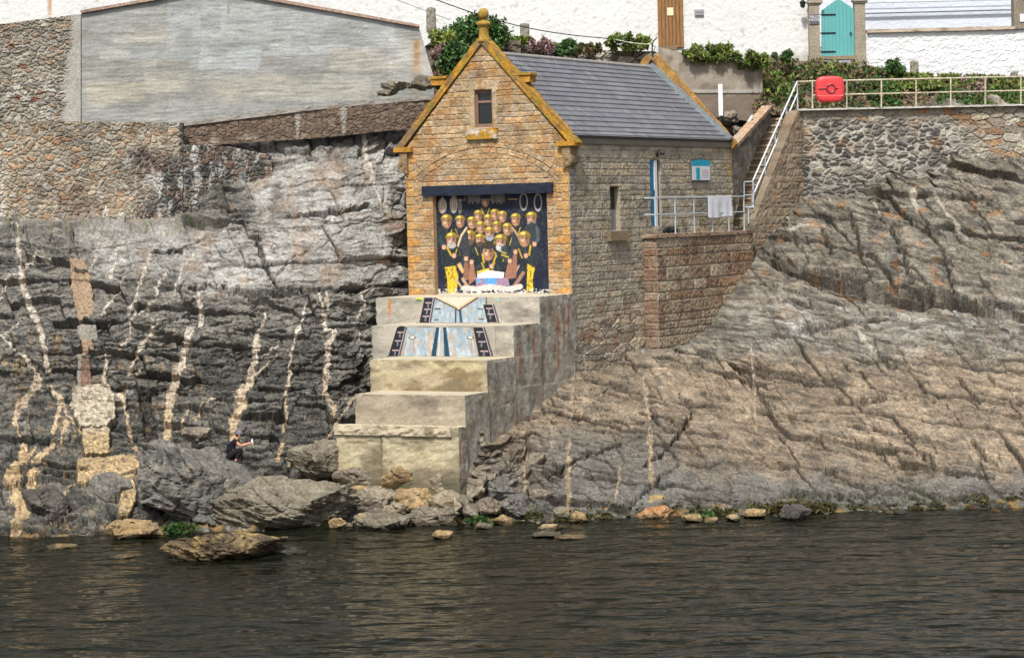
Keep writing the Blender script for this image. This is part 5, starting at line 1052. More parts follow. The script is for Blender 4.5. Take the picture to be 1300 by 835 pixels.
# ------------------------------------------------------------------ white walls, doors, gate on the skyline
def white(U, V, PX, PY):
    c = np.tile(C(.66, .665, .655), U.shape+(1,)); c = mix(c, C(.60, .61, .60), .5*sst(.1, .5, fbm(U*.6, V*.8, 5, 3))); c = mix(c, C(.42, .42, .38), .6*sst(.42, .55, fbm(U*2.3, V*3, 4, 13)))
    c = mix(c, C(.45, .22, .07), .8*(1-sst(1.2, 3.5, np.abs(PX-63)))*sst(30, 10, PY)); c = mix(c, C(.30, .28, .22), .5*sst(66, 72, PY+5*fbm(U*2, V, 3, 3))*(PX > 600))
    return .010*fbm(U*1.1, V*1.4, 4, 3), c
gw = empty('white_wall', at(500, 70, 112), 'long whitewashed wall along the skyline with a brown plank door in it', 'wall')
mb = MB(); sheet(mb, -120, 1029, [(-120, -60), (1029, -60)], [(-120, 110), (1029, 110)], [(-120, 112), (1029, 112)], white, res=.07); mb.build('wall_face', MWHITE, gw)
def pbox(mb, x0, y0, x1, y1, D, dep, c, j=0, squarey=True):
    A = at(x0, y1, D); B = at(x1, y1, D); T_ = at(x0, y0, D); z = T_[2]-A[2]; B[2] = A[2]
    return mb.box(A, (B-A, C(0, dep, 0), C(0, 0, z)), c, j)
mb = MB(); pbox(mb, 836, -12, 868, 61, 111.9, .08, C(.25, .13, .05)); dr = mb.build('plank_door', MWOOD, gw)
mb = MB()
for i in range(1, 7): x_ = 836+32*i/7; pbox(mb, x_-.3, -12, x_+.3, 60.5, 111.89, .012, C(.07, .035, .015))
mb.build('plank_groove', MWOOD, gw).parent = dr
mb = MB(); pbox(mb, 847, 10, 855, 20, 111.87, .015, C(.66, .64, .42)); mb.build('paper_notice', MPAINT, gw).parent = dr
mb = MB(); pbox(mb, 838, 58, 860, 63.5, 111.5, .3, C(.20, .13, .08), .02); mb.build('door_sill', MSTONE, gw)
mb = MB(); pbox(mb, 882, 12.5, 893.5, 20.5, 111.93, .05, C(.25, .26, .27))
for i in range(4): pbox(mb, 883, 13.6+1.8*i, 892.5, 14.3+1.8*i, 111.9, .03, C(.45, .46, .47))
mb.build('air_vent', MPAINT, gw)
gt = empty('garden_gate', at(1064, 76, 111.4), 'turquoise boarded garden gate with pointed top between two granite pillars', 'gate')
GR = C(.30, .26, .20)
def gcol(P, nr=None): return None
for (x0, x1, yt, yb) in ((1028.5, 1041.5, 4, 79), (1086, 1099.5, 2, 80)):
    mb = MB(); pbox(mb, x0, yt, x1, yb, 111.2, .5, GR, .01); pbox(mb, x0-3, yt-2.5, x1+3, yt, 111.1, .7, GR*1.1, .012); pbox(mb, x0-1.5, yt, x1+1.5, yt+2, 111.14, .6, GR*.9, .01); pbox(mb, x0-2, yt-4, x1+2, yt-2.5, 111.12, .66, GR*1.05, .01); pbox(mb, x0-.8, yb-9, x1+.8, yb, 111.16, .58, GR*.9, .01)
    mb.build('pillar', MSTONE, gt)
TEAL = C(.11, .36, .36); D_ = 111.45
pt = [at(1043, 71.5, D_), at(1085, 71.5, D_), at(1085, 13, D_), at(1078, 7.5, D_), at(1064.5, -1.5, D_), at(1051, 7.5, D_), at(1043, 14, D_)]
mb = MB(); mb.prism(pt, C(0, .06, 0), TEAL)
for i in range(1, 9): x_ = 1043+42*i/9; yt_ = -1.5+abs(x_-1064.5)*.70; pbox(mb, x_-.22, yt_+1, x_+.22, 71, D_-.005, .008, TEAL*.6)
mb.build('gate_leaf', MPAINT, gt)
for y_ in (19, 42.3, 66): mb = MB(); pbox(mb, 1041.3, y_-.7, 1061, y_+.7, D_-.04, .035, C(.012, .012, .018)); mb.build('hinge', MMETAL, gt)
mb = MB(); mb.tube([at(1080, 42, D_-.02), at(1080, 42, D_-.1)], .045, C(.03, .08, .09), 10); mb.build('handle', MMETAL, gt)
mb = MB(); pbox(mb, 1041, 71.5, 1087, 76.5, 111.2, .5, C(.30, .23, .16), .02); mb.build('threshold', MSTONE, gt)
mb = MB(); pbox(mb, 1028.2, 18.7, 1040.6, 31, 111.15, .04, C(.10, .11, .13)); npl = mb.build('name_plate', MPAINT, gt)
for i, tx_ in enumerate(('PILOT', 'HOUSE')):
    cu = bpy.data.curves.new('lettering', 'FONT'); cu.body = tx_; cu.size = .15; cu.extrude = .004; cu.align_x = 'CENTER'; cu.materials.append(MPAINT)
    to = bpy.data.objects.new('tmp', cu); COL.objects.link(to); dg = bpy.context.evaluated_depsgraph_get(); me = bpy.data.meshes.new_from_object(to.evaluated_get(dg)); bpy.data.objects.remove(to)
    ca = me.attributes.new('Col', 'FLOAT_COLOR', 'POINT'); ca.data.foreach_set('color', np.tile([.75, .77, .78, 1], len(me.vertices)).astype(np.float32)); me.materials.clear(); me.materials.append(MPAINT)
    lo = bpy.data.objects.new('lettering', me); COL.objects.link(lo); lo.parent = npl
    p = at(1034.5, 23.2+3.6*i, 111.14)-np.array(gt['_o']); lo.location = tuple(p); lo.rotation_euler = (math.radians(90), 0, 0)
mb = MB(); p = at(1019, 4, 111.4); mb.lathe(p-[0, 0, .22], [(.04, 0), (.10, .05), (.12, .2), (.16, .24), (.05, .34), (.02, .4)], C(.02, .04, .03), 10); mb.tube([p+[0, 0, .15], p+[.12, 0, .2], p+[.25, .1, .12]], .02, C(.02, .03, .03), 6); tag(mb.build('wall_lantern', MMETAL), 'small dark lantern fixed beside the left granite gate pillar', 'lantern')
def roughc(U, V, PX, PY):
    d, c, I = rubble(U, V, [(.78, .785, .79), (.74, .75, .76)], .55, .22, (.76, .77, .78), .05, 97, .03, .2); c = c*0+C(.68, .69, .71)
    return d*.6+.015*fbm(U*1.5, V*4, 4, 4), c
lw2 = empty('garden_wall', at(1200, 98, 111.3), 'rough whitewashed stone wall topped by weathered buff coping right of the turquoise gate', 'wall')
mb = MB(); sheet(mb, 1099, 1410, [(1099, 42), (1287, 38), (1410, 35)], [(1099, 110), (1410, 112)], [(1099, 111.35), (1410, 111.35)], roughc, res=.05); mb.build('wall_face', MWHITE, lw2)
mb = MB(); cop_grid(mb, at(1100, 42.2, 111.35)+[0, .1, 0], at(1288, 37.8, 111.35)+[0, .1, 0], np.array([0, 1., 0]), .55, .14, lambda S, K, P: mix(np.tile(C(.46, .38, .30), S.shape+(1,)), C(.24, .19, .14), sst(0, .5, fbm(S*1.3, K*.3, 3, 7)))); mb.build('coping', MCONC, lw2)
mb = MB(); sheet(mb, 1029, 1410, [(1029, -60), (1410, -60)], [(1029, 60), (1410, 60)], [(1029, 118), (1410, 118)], lambda U, V, PX, PY: (0*U, np.tile(C(.62, .66, .73), U.shape+(1,))*(1+.03*fbm(U, V, 3, 3))[..., None]), res=.12)
wh = empty('white_house', at(1200, 60, 118), 'smooth bluish white house wall with a grey pipe behind the garden wall', 'house'); mb.build('wall_face', MWHITE, wh)
mb = MB(); mb.tube([at(1090, 17, 117.8), at(1287, 12, 117.8), at(1400, 9, 117.8)], .055, C(.30, .33, .38)); mb.build('gutter_pipe', MMETAL, wh)
mb = MB(); mb.tube([at(1090, 4.5, 117.8), at(1400, -3, 117.8)], .02, C(.25, .26, .27), 6); mb.build('wire', MMETAL, wh)
gp = MB(); pbox(gp, 1287.5, -25, 1312, 37, 111.2, .6, C(.24, .20, .155), .01); gp_ = empty('gate_pillar', at(1299, 37, 111.4), 'brown stone gate pillar at the right edge with small white plate', 'pillar'); gp.build('shaft', MSTONE, gp_)
mb = MB(); pbox(mb, 1295, 18, 1304, 28, 111.15, .04, C(.72, .72, .76)); mb.build('plate', MPAINT, gp_)
for (x0, x1, y0, y1, D_, lb) in ((541.5, 554, 10, 42, 106, 'tall upright grey stone post beside the shrub left of the finial'), (660.5, 672.5, 30, 52, 109.5, 'short stone post poking above the pink flowers behind the slate roof'), (1155.5, 1166.5, 77.5, 99, 110.3, 'short stone post against the rough whitewashed wall above the green bank'), (1283, 1292.5, 91, 102, 110.3, 'low mossy stone stub at the right end of the green bank')):
    mb = MB(); A = at(x0, y1, D_); Wd = (x1-x0)/FPX*D_; Hh = (y1-y0)/FPX*D_
    S, T = np.meshgrid(np.linspace(0, 2*math.pi, 33), np.linspace(0, 1, 24)); sq = (np.abs(np.cos(S))**4+np.abs(np.sin(S))**4)**-.25
    tp = 1-.10*T; tp = tp*np.sqrt(np.clip(1-((T-.93)/.07).clip(0, 1)**2, 0, 1)); rr = Wd/2*sq*tp*(1+.12*fbm(S*1.5, T*5, 3, int(x0)))
    P = np.stack([A[0]+Wd/2+np.cos(S)*rr, A[1]+np.sin(S)*rr*.8, A[2]+T*Hh+.02*np.cos(S*2+x0)], -1); c = mix(np.tile(C(.27, .25, .21), S.shape+(1,)), C(.16, .15, .11), sst(0, .4, fbm(S, T*4, 3, 5)))
    mb.grid(P, c); tag(mb.build('stone_post', MSTONE, None, True), lb, 'post')
# dry stone wall behind the ridge and brown rendered wall
def dryst(U, V, PX, PY):
    d, c, I = rubble(U, V, [(.28, .25, .20), (.34, .31, .26), (.23, .20, .17), (.38, .34, .27)], .55, .3, (.17, .15, .12), .07, 101, .09); c = mix(c, C(.5, .49, .45), .5*sst(.2, .45, fbm(U*1.5, V*1.5, 4, 5))); return d, c
mb = MB(); sheet(mb, 636, 836, [(636, 56), (700, 62), (836, 66)], [(636, 110), (836, 120)], [(636, 108.5), (836, 108.8)], dryst); tag(mb.build('stone_wall', MSTONE), 'weathered dry stone wall showing above the slate roof ridge', 'wall')
def brnr(U, V, PX, PY):
    c = mix(np.tile(C(.27, .235, .19), U.shape+(1,)), C(.19, .16, .125), sst(-.1, .45, fbm(U*.7, V*1.2, 4, 3))); c = mix(c, C(.36, .33, .28), .5*sst(.2, .5, fbm(U*1.6, V*2, 4, 5)))
    c = mix(c, C(.15, .11, .085), .75*sst(119, 123, PY)); c = mix(c, C(.35, .34, .32), .8*(1-sst(1, 3, np.abs(PY-116)))); c = mix(c, C(.40, .35, .28), .5*(PX < 862)*sst(-.2, .3, fbm(U*2, V*2, 3, 8)))
    return .02*fbm(U*2, V*2, 4, 2)+.05*(PY < 119), c
mb = MB(); sheet(mb, 836, 968, [(836, 60), (870, 68), (968, 80)], [(836, 140), (968, 156)], [(836, 108.3), (968, 108.0)], brnr, back=.8); tag(mb.build('rendered_wall', MRENDER), 'buff brown rendered wall behind the rear gable coping of the boathouse', 'wall')
# cable and bracket
mb = MB(); A, B = at(540, -5, 104), at(776, 49.5, 108); mb.tube([A*(1-t)+B*t-[0, 0, .35*math.sin(math.pi*t)] for t in np.linspace(0, 1, 24)], .022, C(.02, .025, .03), 6); tag(mb.build('overhead_cable', MMETAL), 'black overhead cable sagging across the white wall above the slate roof', 'cable')
mb = MB(); A, B = at(776, 49.5, 108), at(828, 57, 107); mb.tube([A, (A+B)/2-[0, 0, .05], B], .02, C(.50, .55, .42), 6); tag(mb.build('guy_line', MMETAL), 'pale green line running from the cable to the roof bracket', 'line')
mb = MB(); mb.tube([at(828, 70, 104.6), at(828, 57, 104.6), at(830, 52, 104.6), at(834, 48, 104.6)], .03, C(.03, .04, .06), 6); mb.tube([at(828, 57, 104.6), at(832, 60, 104.6), at(829, 66, 104.6)], .02, C(.03, .04, .06), 6); tag(mb.build('bracket', MMETAL), 'small dark curved metal bracket at the far end of the roof ridge', 'bracket')
mb = MB(); mb.tube([at(496, -3, 106), at(572, 26, 107)], .014, C(.30, .31, .32), 6); tag(mb.build('overhead_wire', MMETAL), 'thin grey wire crossing the white wall left of the finial', 'wire')
mb = MB(); pbox(mb, 912.5, 107, 918, 147, 106.2, .15, C(.74, .76, .78)); tag(mb.build('marker_post', MPLAST), 'upright white marker post standing on rocks behind the boathouse', 'post')
mb = MB(); mb.tube([at(944.5, 164, 105.2), at(955.5, 147, 105.2)], .06, C(.66, .69, .72), 8); tag(mb.build('marker_pole', MPLAST), 'slanting white pole end beside the parapet of the stone steps', 'pole')
# ------------------------------------------------------------------ right: quay wall, railing, bank
def quay(U, V, PX, PY):
    d, c, I = rubble(U, V, [(.055, .055, .05), (.10, .095, .085), (.16, .13, .10), (.075, .07, .065), (.24, .22, .18), (.30, .28, .24)], .44, .19, (.37, .35, .31), .22, 111, .055, .16)
    d2, c2, _ = rubble(U, V, [(.30, .26, .20), (.26, .23, .19), (.36, .33, .27), (.24, .20, .16), (.31, .28, .23), (.30, .18, .10)], .6, .28, (.36, .33, .28), .06, 113, .06)
    t = sst(160, 148, PY+8*fbm(U*.7, V, 3, 3))*.9+.9*sst(1190, 1260, PX+30*fbm(U*.4, V, 3, 9)); t = np.clip(t, 0, 1); c = mix(c, c2, t); d = d*(1-t)+d2*t
    c = mix(c, C(.10, .095, .085), .6*sst(.1, .4, fbm(U*.8, V*1.2, 4, 117))*(1-t)); low = sst(205, 240, PY+12*fbm(U*.6, V, 3, 5)); c = mix(c, C(.12, .11, .10), .5*low); c = mix(c, C(.30, .16, .07), .4*sst(.25, .5, fbm(U*1.1, V*1.1, 4, 7)))
    return d, c
qw = empty('quay_wall', at(1200, 260, 106), 'tall rubble quay wall of dark stones in pale mortar under the rusty railing on the right', 'wall')
mb = MB(); sheet(mb, 1016, 1410, [(1016, 140.5), (1300, 134.2), (1410, 131.8)], [(1016, 285), (1410, 275)], [(1016, 105.75), (1410, 105.75)], quay, back=1.0); mb.build('wall_face', MSTONE, qw)
mb = MB(); cop_grid(mb, at(1013, 140.8, 105.6)+[0, .3, 0], at(1410, 131.9, 105.6)+[0, .3, 0], np.array([0, 1., 0]), .9, .07, lambda S, K, P: mix(np.tile(C(.50, .49, .46), S.shape+(1,)), C(.28, .25, .22), sst(.1, .5, fbm(S*1.3, K*.3, 3, 7))), n=300); mb.build('coping', MCONC, qw)
rr_ = empty('quay_railing', at(1160, 138, 105.7), 'cream painted rusty two bar railing running along the quay wall top', 'railing')
CR = C(.50, .43, .33)
def rl_(x, y): return at(x, y, 105.75)
mb = MB(); mb.tube([rl_(1012, 104), rl_(1035, 103.2), rl_(1300, 97.3), rl_(1410, 95)], .033, CR); mb.build('rail', MLICH, rr_)
mb = MB(); mb.tube([rl_(1032, 121), rl_(1300, 115), rl_(1410, 112.6)], .028, CR); mb.build('rail', MLICH, rr_)
for i, x_ in enumerate((1031.5, 1075, 1119, 1163, 1207, 1251, 1296, 1341, 1386)):
    mb = MB(); f_ = (x_-1031.5)/270*5.8; mb.tube([rl_(x_, 140-f_), rl_(x_, 103-f_)], .042 if i == 5 else .032, CR*random.uniform(.85, 1.1)); mb.build('post', MLICH, rr_)
# lifebuoy housing
lb_ = empty('lifebuoy_housing', at(1053, 131, 105.6), 'red plastic lifebuoy housing hung on the cream railing at the head of the steps', 'lifebuoy housing')
cx_, cy_ = 1053.3, 113.6; ctr = at(cx_, cy_, 105.45); hw, hh_ = 18/FPX*105.5, 16.5/FPX*105.5
S, T = np.meshgrid(np.linspace(0, 2*math.pi, 97), np.linspace(0, 1, 30)); n_ = 4.6
sq = (np.abs(np.cos(S))**n_+np.abs(np.sin(S))**n_)**(-1/n_); R_ = np.where(T < .55, 1.0, np.sqrt(np.clip(1-((T-.55)/.45)**2, 0, 1))**.55); yy = -.26*np.where(T < .55, T/.55*.65, .65+.35*np.sin(((T-.55)/.45).clip(0, 1)*math.pi/2))
gro = 1-.03*(np.abs(T-.3) < .04)
P = np.stack([ctr[0]+hw*np.cos(S)*sq*R_*gro*(1-.05*np.abs(np.sin(S)*sq)**2), ctr[1]+.13+yy*1.3, ctr[2]+hh_*np.sin(S)*sq*R_*gro], -1)
mb = MB(); mb.grid(P[:, ::-1], C(.62, .045, .05)); mb.raw(P[0, :-1], [tuple(range(96))], C(.5, .04, .04)); mb.build('shell', MPLAST, lb_, True)
yf = ctr[1]-.225; mb = MB(); mb.tube([np.array([ctr[0]+.03+.17*math.cos(t), yf, ctr[2]+.02+.17*math.sin(t)]) for t in np.linspace(0, 2*math.pi, 28, endpoint=False)], .030, C(.20, .012, .02), 6, True)
mb.tube([np.array([ctr[0]-.48, yf, ctr[2]+.03]), np.array([ctr[0]-.14, yf, ctr[2]+.03])], .028, C(.24, .015, .02), 6); mb.tube([np.array([ctr[0]+.2, yf, ctr[2]+.03]), np.array([ctr[0]+.32, yf, ctr[2]+.03])], .03, C(.24, .015, .02), 6); mb.build('moulded_emblem', MPLAST, lb_)
mb = MB(); mb.tube([ctr+[-hw*.93, -.19, -hh_*.52], ctr+[hw*.93, -.19, -hh_*.52]], .025, C(.72, .13, .12), 6); mb.build('latch_bar', MPLAST, lb_)
# bank behind the railing
bt = [(955, 76), (1028, 78), (1045, 78), (1100, 82), (1150, 96), (1300, 100), (1410, 101)]
px = np.arange(955, 1411, 1.6); T = np.linspace(0, 1, 50)[:, None]; tp = interp(px, bt); PX = np.tile(px, (50, 1)); PY = 146*(1-T)+tp*T; DD = 107.4+2.8*T+.35*fbm(PX/14, PY/9, 4, 3)-.5*fbm(PX/40, PY/25, 3, 8)
Pk = at(PX, PY, DD+0*PX); nn = fbm(PX/12, PY/8, 4, 5)
ck = mix(np.tile(C(.14, .10, .065), PX.shape+(1,)), C(.21, .17, .13), sst(0, .4, nn)); ck = mix(ck, C(.10, .10, .045), .7*sst(.0, .4, fbm(PX/20, PY/9, 4, 11))); ck = mix(ck, C(.36, .34, .31), .7*sst(.15, .4, fbm(PX/3, PY/9, 3, 15))*sst(.0, .3, fbm(PX/26+9, PY/12, 3, 16)))
mb = MB(); mb.grid(Pk, ck); tag(mb.build('bank', MROCK), kind='structure')
def leaves(mb, Cn, size, cols, up=.3, asp=1.6):
    n = len(Cn); a = rng.normal(size=(n, 3)); a[:, 2] += up; a /= np.linalg.norm(a, axis=1, keepdims=True); b_ = rng.normal(size=(n, 3)); b_ -= (b_*a).sum(1, keepdims=True)*a; b_ /= np.linalg.norm(b_, axis=1, keepdims=True)
    s = (size*rng.uniform(.6, 1.3, n))[:, None]; V = np.stack([Cn-a*s*asp/2, Cn+b_*s/2*.7, Cn+a*s*asp/2, Cn-b_*s/2*.7], 1).reshape(-1, 3)
    c = np.array(cols)[rng.integers(0, len(cols), n)]*rng.uniform(.7, 1.35, (n, 1)); f = np.arange(4*n).reshape(n, 4)
    mb.v.append(V); mb.c.append(np.repeat(c, 4, 0)); mb.f.append(f+mb.n); mb.n += 4*n
G1 = [(.09, .15, .025), (.13, .20, .03), (.06, .10, .02), (.18, .23, .05), (.15, .13, .05)]; G2 = [(.035, .085, .02), (.05, .12, .025), (.07, .15, .04), (.03, .06, .018)]; G3 = [(.16, .21, .04), (.24, .28, .05), (.10, .13, .03)]; PK = [(.28, .16, .17), (.20, .13, .12), (.34, .22, .24), (.13, .09, .06)]; BR = [(.14, .09, .05), (.20, .14, .08), (.09, .08, .03), (.10, .13, .03)]
# ground cover on the bank
mb = MB()
def scatter_bank(x0, x1, y0, y1, n, cols, size, thr=.0, s=1):
    X_ = rng.uniform(x0, x1, n); Y_ = rng.uniform(y0, y1, n); ok = (fbm(X_/14+s, Y_/10, 3, 60+s) > thr) & (Y_ > interp(X_, bt)-3); X_, Y_ = X_[ok], Y_[ok]
    T_ = (146-Y_)/(146-interp(X_, bt)); D_ = 107.1+2.8*T_ - rng.uniform(0, .35, len(X_)); leaves(mb, at(X_, Y_, D_), size, cols, .6)
scatter_bank(955, 1410, 74, 142, 9000, BR, .14, -.1, 1); scatter_bank(962, 1010, 90, 120, 1500, G1, .12, -.05, 2); scatter_bank(955, 1080, 72, 90, 1100, G1, .12, .1, 9); scatter_bank(1100, 1145, 88, 140, 2200, G2, .15, -.15, 3); scatter_bank(1130, 1250, 90, 112, 3600, G1, .15, -.25, 4); scatter_bank(1010, 1100, 84, 104, 900, G2, .12, .1, 12); scatter_bank(1190, 1300, 112, 136, 2600, G2, .15, -.15, 5); scatter_bank(1250, 1410, 92, 134, 5500, G1, .15, -.2, 6); scatter_bank(1215, 1250, 98, 118, 700, PK, .13, -.3, 7); scatter_bank(980, 1100, 100, 138, 1300, G2, .14, .1, 8)
tag(mb.build('ground_cover', MLEAF), kind='stuff')
def bush(name, cx, cy, w, h, D, cols, n, label, cat='bush', size=.13, group=None, stems=True, dep=.9):
    mb = MB(); k = max(8, int(w*h/32)); n = int(n*1.5); rx, rz = w/2/FPX*D, h/2/FPX*D; c0 = at(cx, cy, D); cl = []
    for i in range(k):
        t = random.uniform(0, 2*math.pi); r_ = math.sqrt(random.random())*.95; cl.append((c0+[math.cos(t)*r_*rx, random.uniform(-.4, .4)*dep, math.sin(t)*r_*rz], random.uniform(.18, .42)*min(rx, rz)+.07))
    for q, r_ in cl:
        m_ = n//k; v = rng.normal(size=(m_, 3)); v /= np.linalg.norm(v, axis=1, keepdims=True); P = q+v*r_*(rng.uniform(.5, 1.08, (m_, 1))+(rng.random((m_, 1)) < .14)*rng.uniform(.1, .7, (m_, 1))); cc = np.array(cols)*random.uniform(.7, 1.25); leaves(mb, P, size, cc, .5)
    o = mb
    root = empty(name, c0-[0, 0, rz], label, cat, group); mb.build('foliage', MLEAF, root)
    ms = MB()
    for q, r_ in cl[:8]: ms.tube([c0-[0, 0, rz*1.05], (c0+q)/2-[0, 0, rz*.3], q], [.035, .025, .012], C(.10, .07, .045), 5)
    ms.build('stem', MWOOD, root)
bush('shrub', 604, 47, 82, 46, 104, G2, 3600, 'tall dark green shrub rising behind the gable finial'); bush('shrub', 585, 82, 46, 52, 101.5, G2, 2400, 'dark green shrub hanging left of the gable coping, below the tall one'); bush('shrub', 560, 50, 32, 20, 102.5, G3, 900, 'yellow green leafy clump beside the tall stone post'); bush('shrub', 562, 95, 26, 30, 101.6, BR, 1000, 'brownish bush against the right end of the concrete wall')
bush('heather', 566, 68, 36, 16, 101.8, PK, 900, 'dull pink heather clump under the yellow green clump near the concrete wall', 'heather', .10); bush('heather', 686, 59, 34, 18, 108, PK, 1100, 'pink flowering heather behind the slate roof ridge', 'heather', .10)
bush('hedge_plant', 655, 53, 40, 14, 108.2, G3, 700, 'low yellow green growth just right of the finial', 'plant'); bush('hedge_plant', 716, 60, 36, 15, 108.2, G2, 900, 'dark green plant right of the pink heather on the dry stone wall', 'plant'); bush('hedge_plant', 748, 62, 34, 12, 108.2, BR, 700, 'brownish green plant near the middle of the dry stone wall', 'plant'); bush('hedge_plant', 797, 54, 60, 17, 108.2, G1, 1500, 'bright green leafy plant on the wall left of the brown door', 'plant')
bush('hedge_plant', 905, 67, 74, 17, 108, G1, 2800, 'bright green leafy growth right of the brown door on the rendered wall', 'plant'); bush('hedge_plant', 955, 77, 44, 16, 107.6, G1, 1000, 'bright green growth at the right end of the rendered wall', 'plant'); bush('hedge_plant', 993, 72, 22, 12, 109, G2, 400, 'wispy dark plant against the white wall left of the gate', 'plant'); bush('hedge_plant', 1138, 84, 22, 16, 109.3, G2, 450, 'wispy dark plant left of the short stone post on the bank', 'plant')
# earth behind the left shrubs
px = np.arange(538, 662, 1.5); T = np.linspace(0, 1, 40)[:, None]; tp = interp(px, [(538, 60), (560, 44), (662, 52)]); PX = np.tile(px, (40, 1)); PY = 150*(1-T)+tp*T; P = at(PX, PY, 102.5+2.5*T+.4*fbm(PX/12, PY/9, 4, 5))
mb = MB(); mb.grid(P, mix(np.tile(C(.09, .075, .05), PX.shape+(1,)), C(.16, .13, .10), sst(0, .4, fbm(PX/7, PY/7, 4, 6)))); tag(mb.build('earth_slope', MROCK), kind='structure')
# ------------------------------------------------------------------ loose rocks
def n3(P, s, f): return (fbm(P[..., 0]*f, P[..., 1]*f, 4, s)+fbm(P[..., 1]*f+7, P[..., 2]*f, 4, s+3)+fbm(P[..., 2]*f+3, P[..., 0]*f, 4, s+5))/2
ROCKS = {}
def rock(name, px, py, w, h, D, cols, seed, label, cat='rock', dep=None, cuts=9, blocky=0, tilt=0, group=None, res=None, ochre=0, strata=0):
    rs = np.random.default_rng(seed); c0 = at(px, py, D); rx, rz = w/2/FPX*D, h/2/FPX*D; ry = dep or (rx+rz)*.55
    nu = res or int(np.clip(w*1.6, 24, 260)); nv = int(nu*.6); S, T = np.meshgrid(np.linspace(0, 2*math.pi, nu), np.linspace(.001, math.pi-.001, nv))
    V = np.stack([np.cos(S)*np.sin(T), np.sin(S)*np.sin(T), -np.cos(T)], -1)
    if blocky: e = 1-blocky; V = np.sign(V)*np.abs(V)**e; V = V/np.maximum(1e-6, (np.abs(V)**6).sum(-1, keepdims=True)**(1/6))*.92
    V = V*(1+.22*n3(V+seed, seed, 1.1))[..., None]
    for i in range(cuts*2):
        n_ = rs.normal(size=3); n_ /= np.linalg.norm(n_); d_ = rs.uniform(.58, .92); k = np.maximum(0, V@n_-d_); V = V-n_*k[..., None]*.92
    P = V*[rx, ry, rz]
    fs = max(.16, min(.55, .35*rz+.12)); F1, F2, ID_, DX, DY = vor((P[..., 0]+P[..., 1]*.6+.1*fbm(P[..., 0]*2, P[..., 2]*2, 3, seed))/fs/1.5, (P[..., 2]+.35*P[..., 0]-.3*P[..., 1])/fs, seed)
    P = P*(1+fs*.30/max(.3, rz)*((ID_-.6)+1.1*((h1(ID_, 1)-.5)*DX+(h1(ID_, 2)-.5)*DY)-.35*np.exp(-((F2-F1)/.06)**2)))[..., None]
    if strata:
        b_ = (P[..., 2]*.9+P[..., 0]*strata+.06*fbm(P[..., 0]*2, P[..., 2]*2, 3, seed))/.22; f = b_-np.floor(b_); P = P*(1+.075*(f-.5))[..., None]
    P = P*(1+(.085*n3(P+seed*3.1, seed+9, 2.0)/max(.3, min(1, rz))+.035*n3(P+seed, seed+19, 6.0)/max(.25, rz))[..., None])
    ct, st_ = math.cos(tilt), math.sin(tilt); P = np.stack([P[..., 0]*ct-P[..., 2]*st_, P[..., 1], P[..., 0]*st_+P[..., 2]*ct], -1)+c0
    q = n3(P, seed+2, .9); c = mix(np.tile(C(*cols[0]), q.shape+(1,)), C(*cols[1]), sst(-.25, .35, q)); c = c*(1+.25*n3(P, seed+4, 5))[..., None]
    if len(cols) > 2: c = mix(c, C(*cols[2]), .8*sst(.1, .4, n3(P+5, seed+6, 1.6)))
    if ochre: c = mix(c, C(.36, .26, .10), ochre*sst(.0, .35, n3(P, seed+8, 1.3))*sst(.2, .6, V[..., 2]+.5))
    c = mix(c, C(.03, .025, .012), .85*sst(.22, .02, P[..., 2]+.10*n3(P, seed+12, 3)))
    mb = MB(); mb.grid(P, c); o = mb.build(name, MROCK); tag(o, label, cat, group); return P
GB = [(.135, .13, .118), (.185, .178, .16), (.23, .205, .17)]; GT = [(.15, .13, .095), (.21, .185, .14), (.25, .225, .175)]; OC = [(.34, .24, .12), (.24, .17, .09), (.42, .33, .20)]; OR = [(.36, .17, .07), (.42, .27, .14), (.28, .13, .07)]; BW = [(.20, .165, .125), (.27, .23, .175), (.14, .12, .095)]; DK = [(.06, .055, .05), (.10, .09, .08)]
Pb1 = rock('boulder', 256, 618, 152, 118, 82.6, GB, 3, 'large smooth blue grey boulder on which the person in black crouches', 'boulder', dep=2.0, cuts=7, blocky=.25, tilt=-.16)
rock('boulder', 345, 640, 235, 84, 81.6, GT, 6, 'broad rough olive brown boulder between the blue grey boulder and the slip', 'boulder', dep=1.5, cuts=8, strata=.35)
rock('rock', 250, 552, 46, 28, 84.6, BW, 8, 'small brown angular rock resting behind the top of the blue grey boulder'); rock('boulder', 405, 588, 80, 60, 84.2, GT, 9, 'rounded grey brown boulder just left of the lowest concrete step', 'boulder', strata=.2)
rock('sea_rock', 292, 694, 168, 50, 74.6, [(.11, .08, .05), (.20, .145, .075), (.05, .04, .03)], 12, 'jagged ochre topped rock rising from the water below the boulders', dep=1.3, cuts=12, strata=.5, ochre=.95, tilt=.05)
rock('sea_rock', 360, 700, 60, 22, 74.9, DK, 13, 'dark weed covered rock at the right end of the jagged ochre rock', cuts=10)
rock('stone_block', 170, 671, 62, 24, 79.3, OC, 14, 'flat squared yellow ochre block at the water edge below the slab', 'block', blocky=.7, cuts=2)
rock('rock', 140, 625, 80, 60, 83.0, GB, 15, 'grey rock under the pale stone slab on the left shore', dep=1.0); rock('rock', 60, 640, 80, 60, 82.2, DK+[(.3, .22, .12)], 16, 'dark rock at the far left waterline beside the pale vein')
rock('sea_rock', 430, 664, 30, 18, 80.2, OC, 17, 'small tan rock at the waterline below the slip, leftmost of the tan pair'); rock('sea_rock', 486, 662, 78, 30, 80.6, GT+[OC[0]], 18, 'low mossy ochre rock at the waterline below the slip', ochre=.7); rock('sea_rock', 562, 678, 34, 12, 77.5, OC, 19, 'flat yellow rock just breaking the water below the slip')
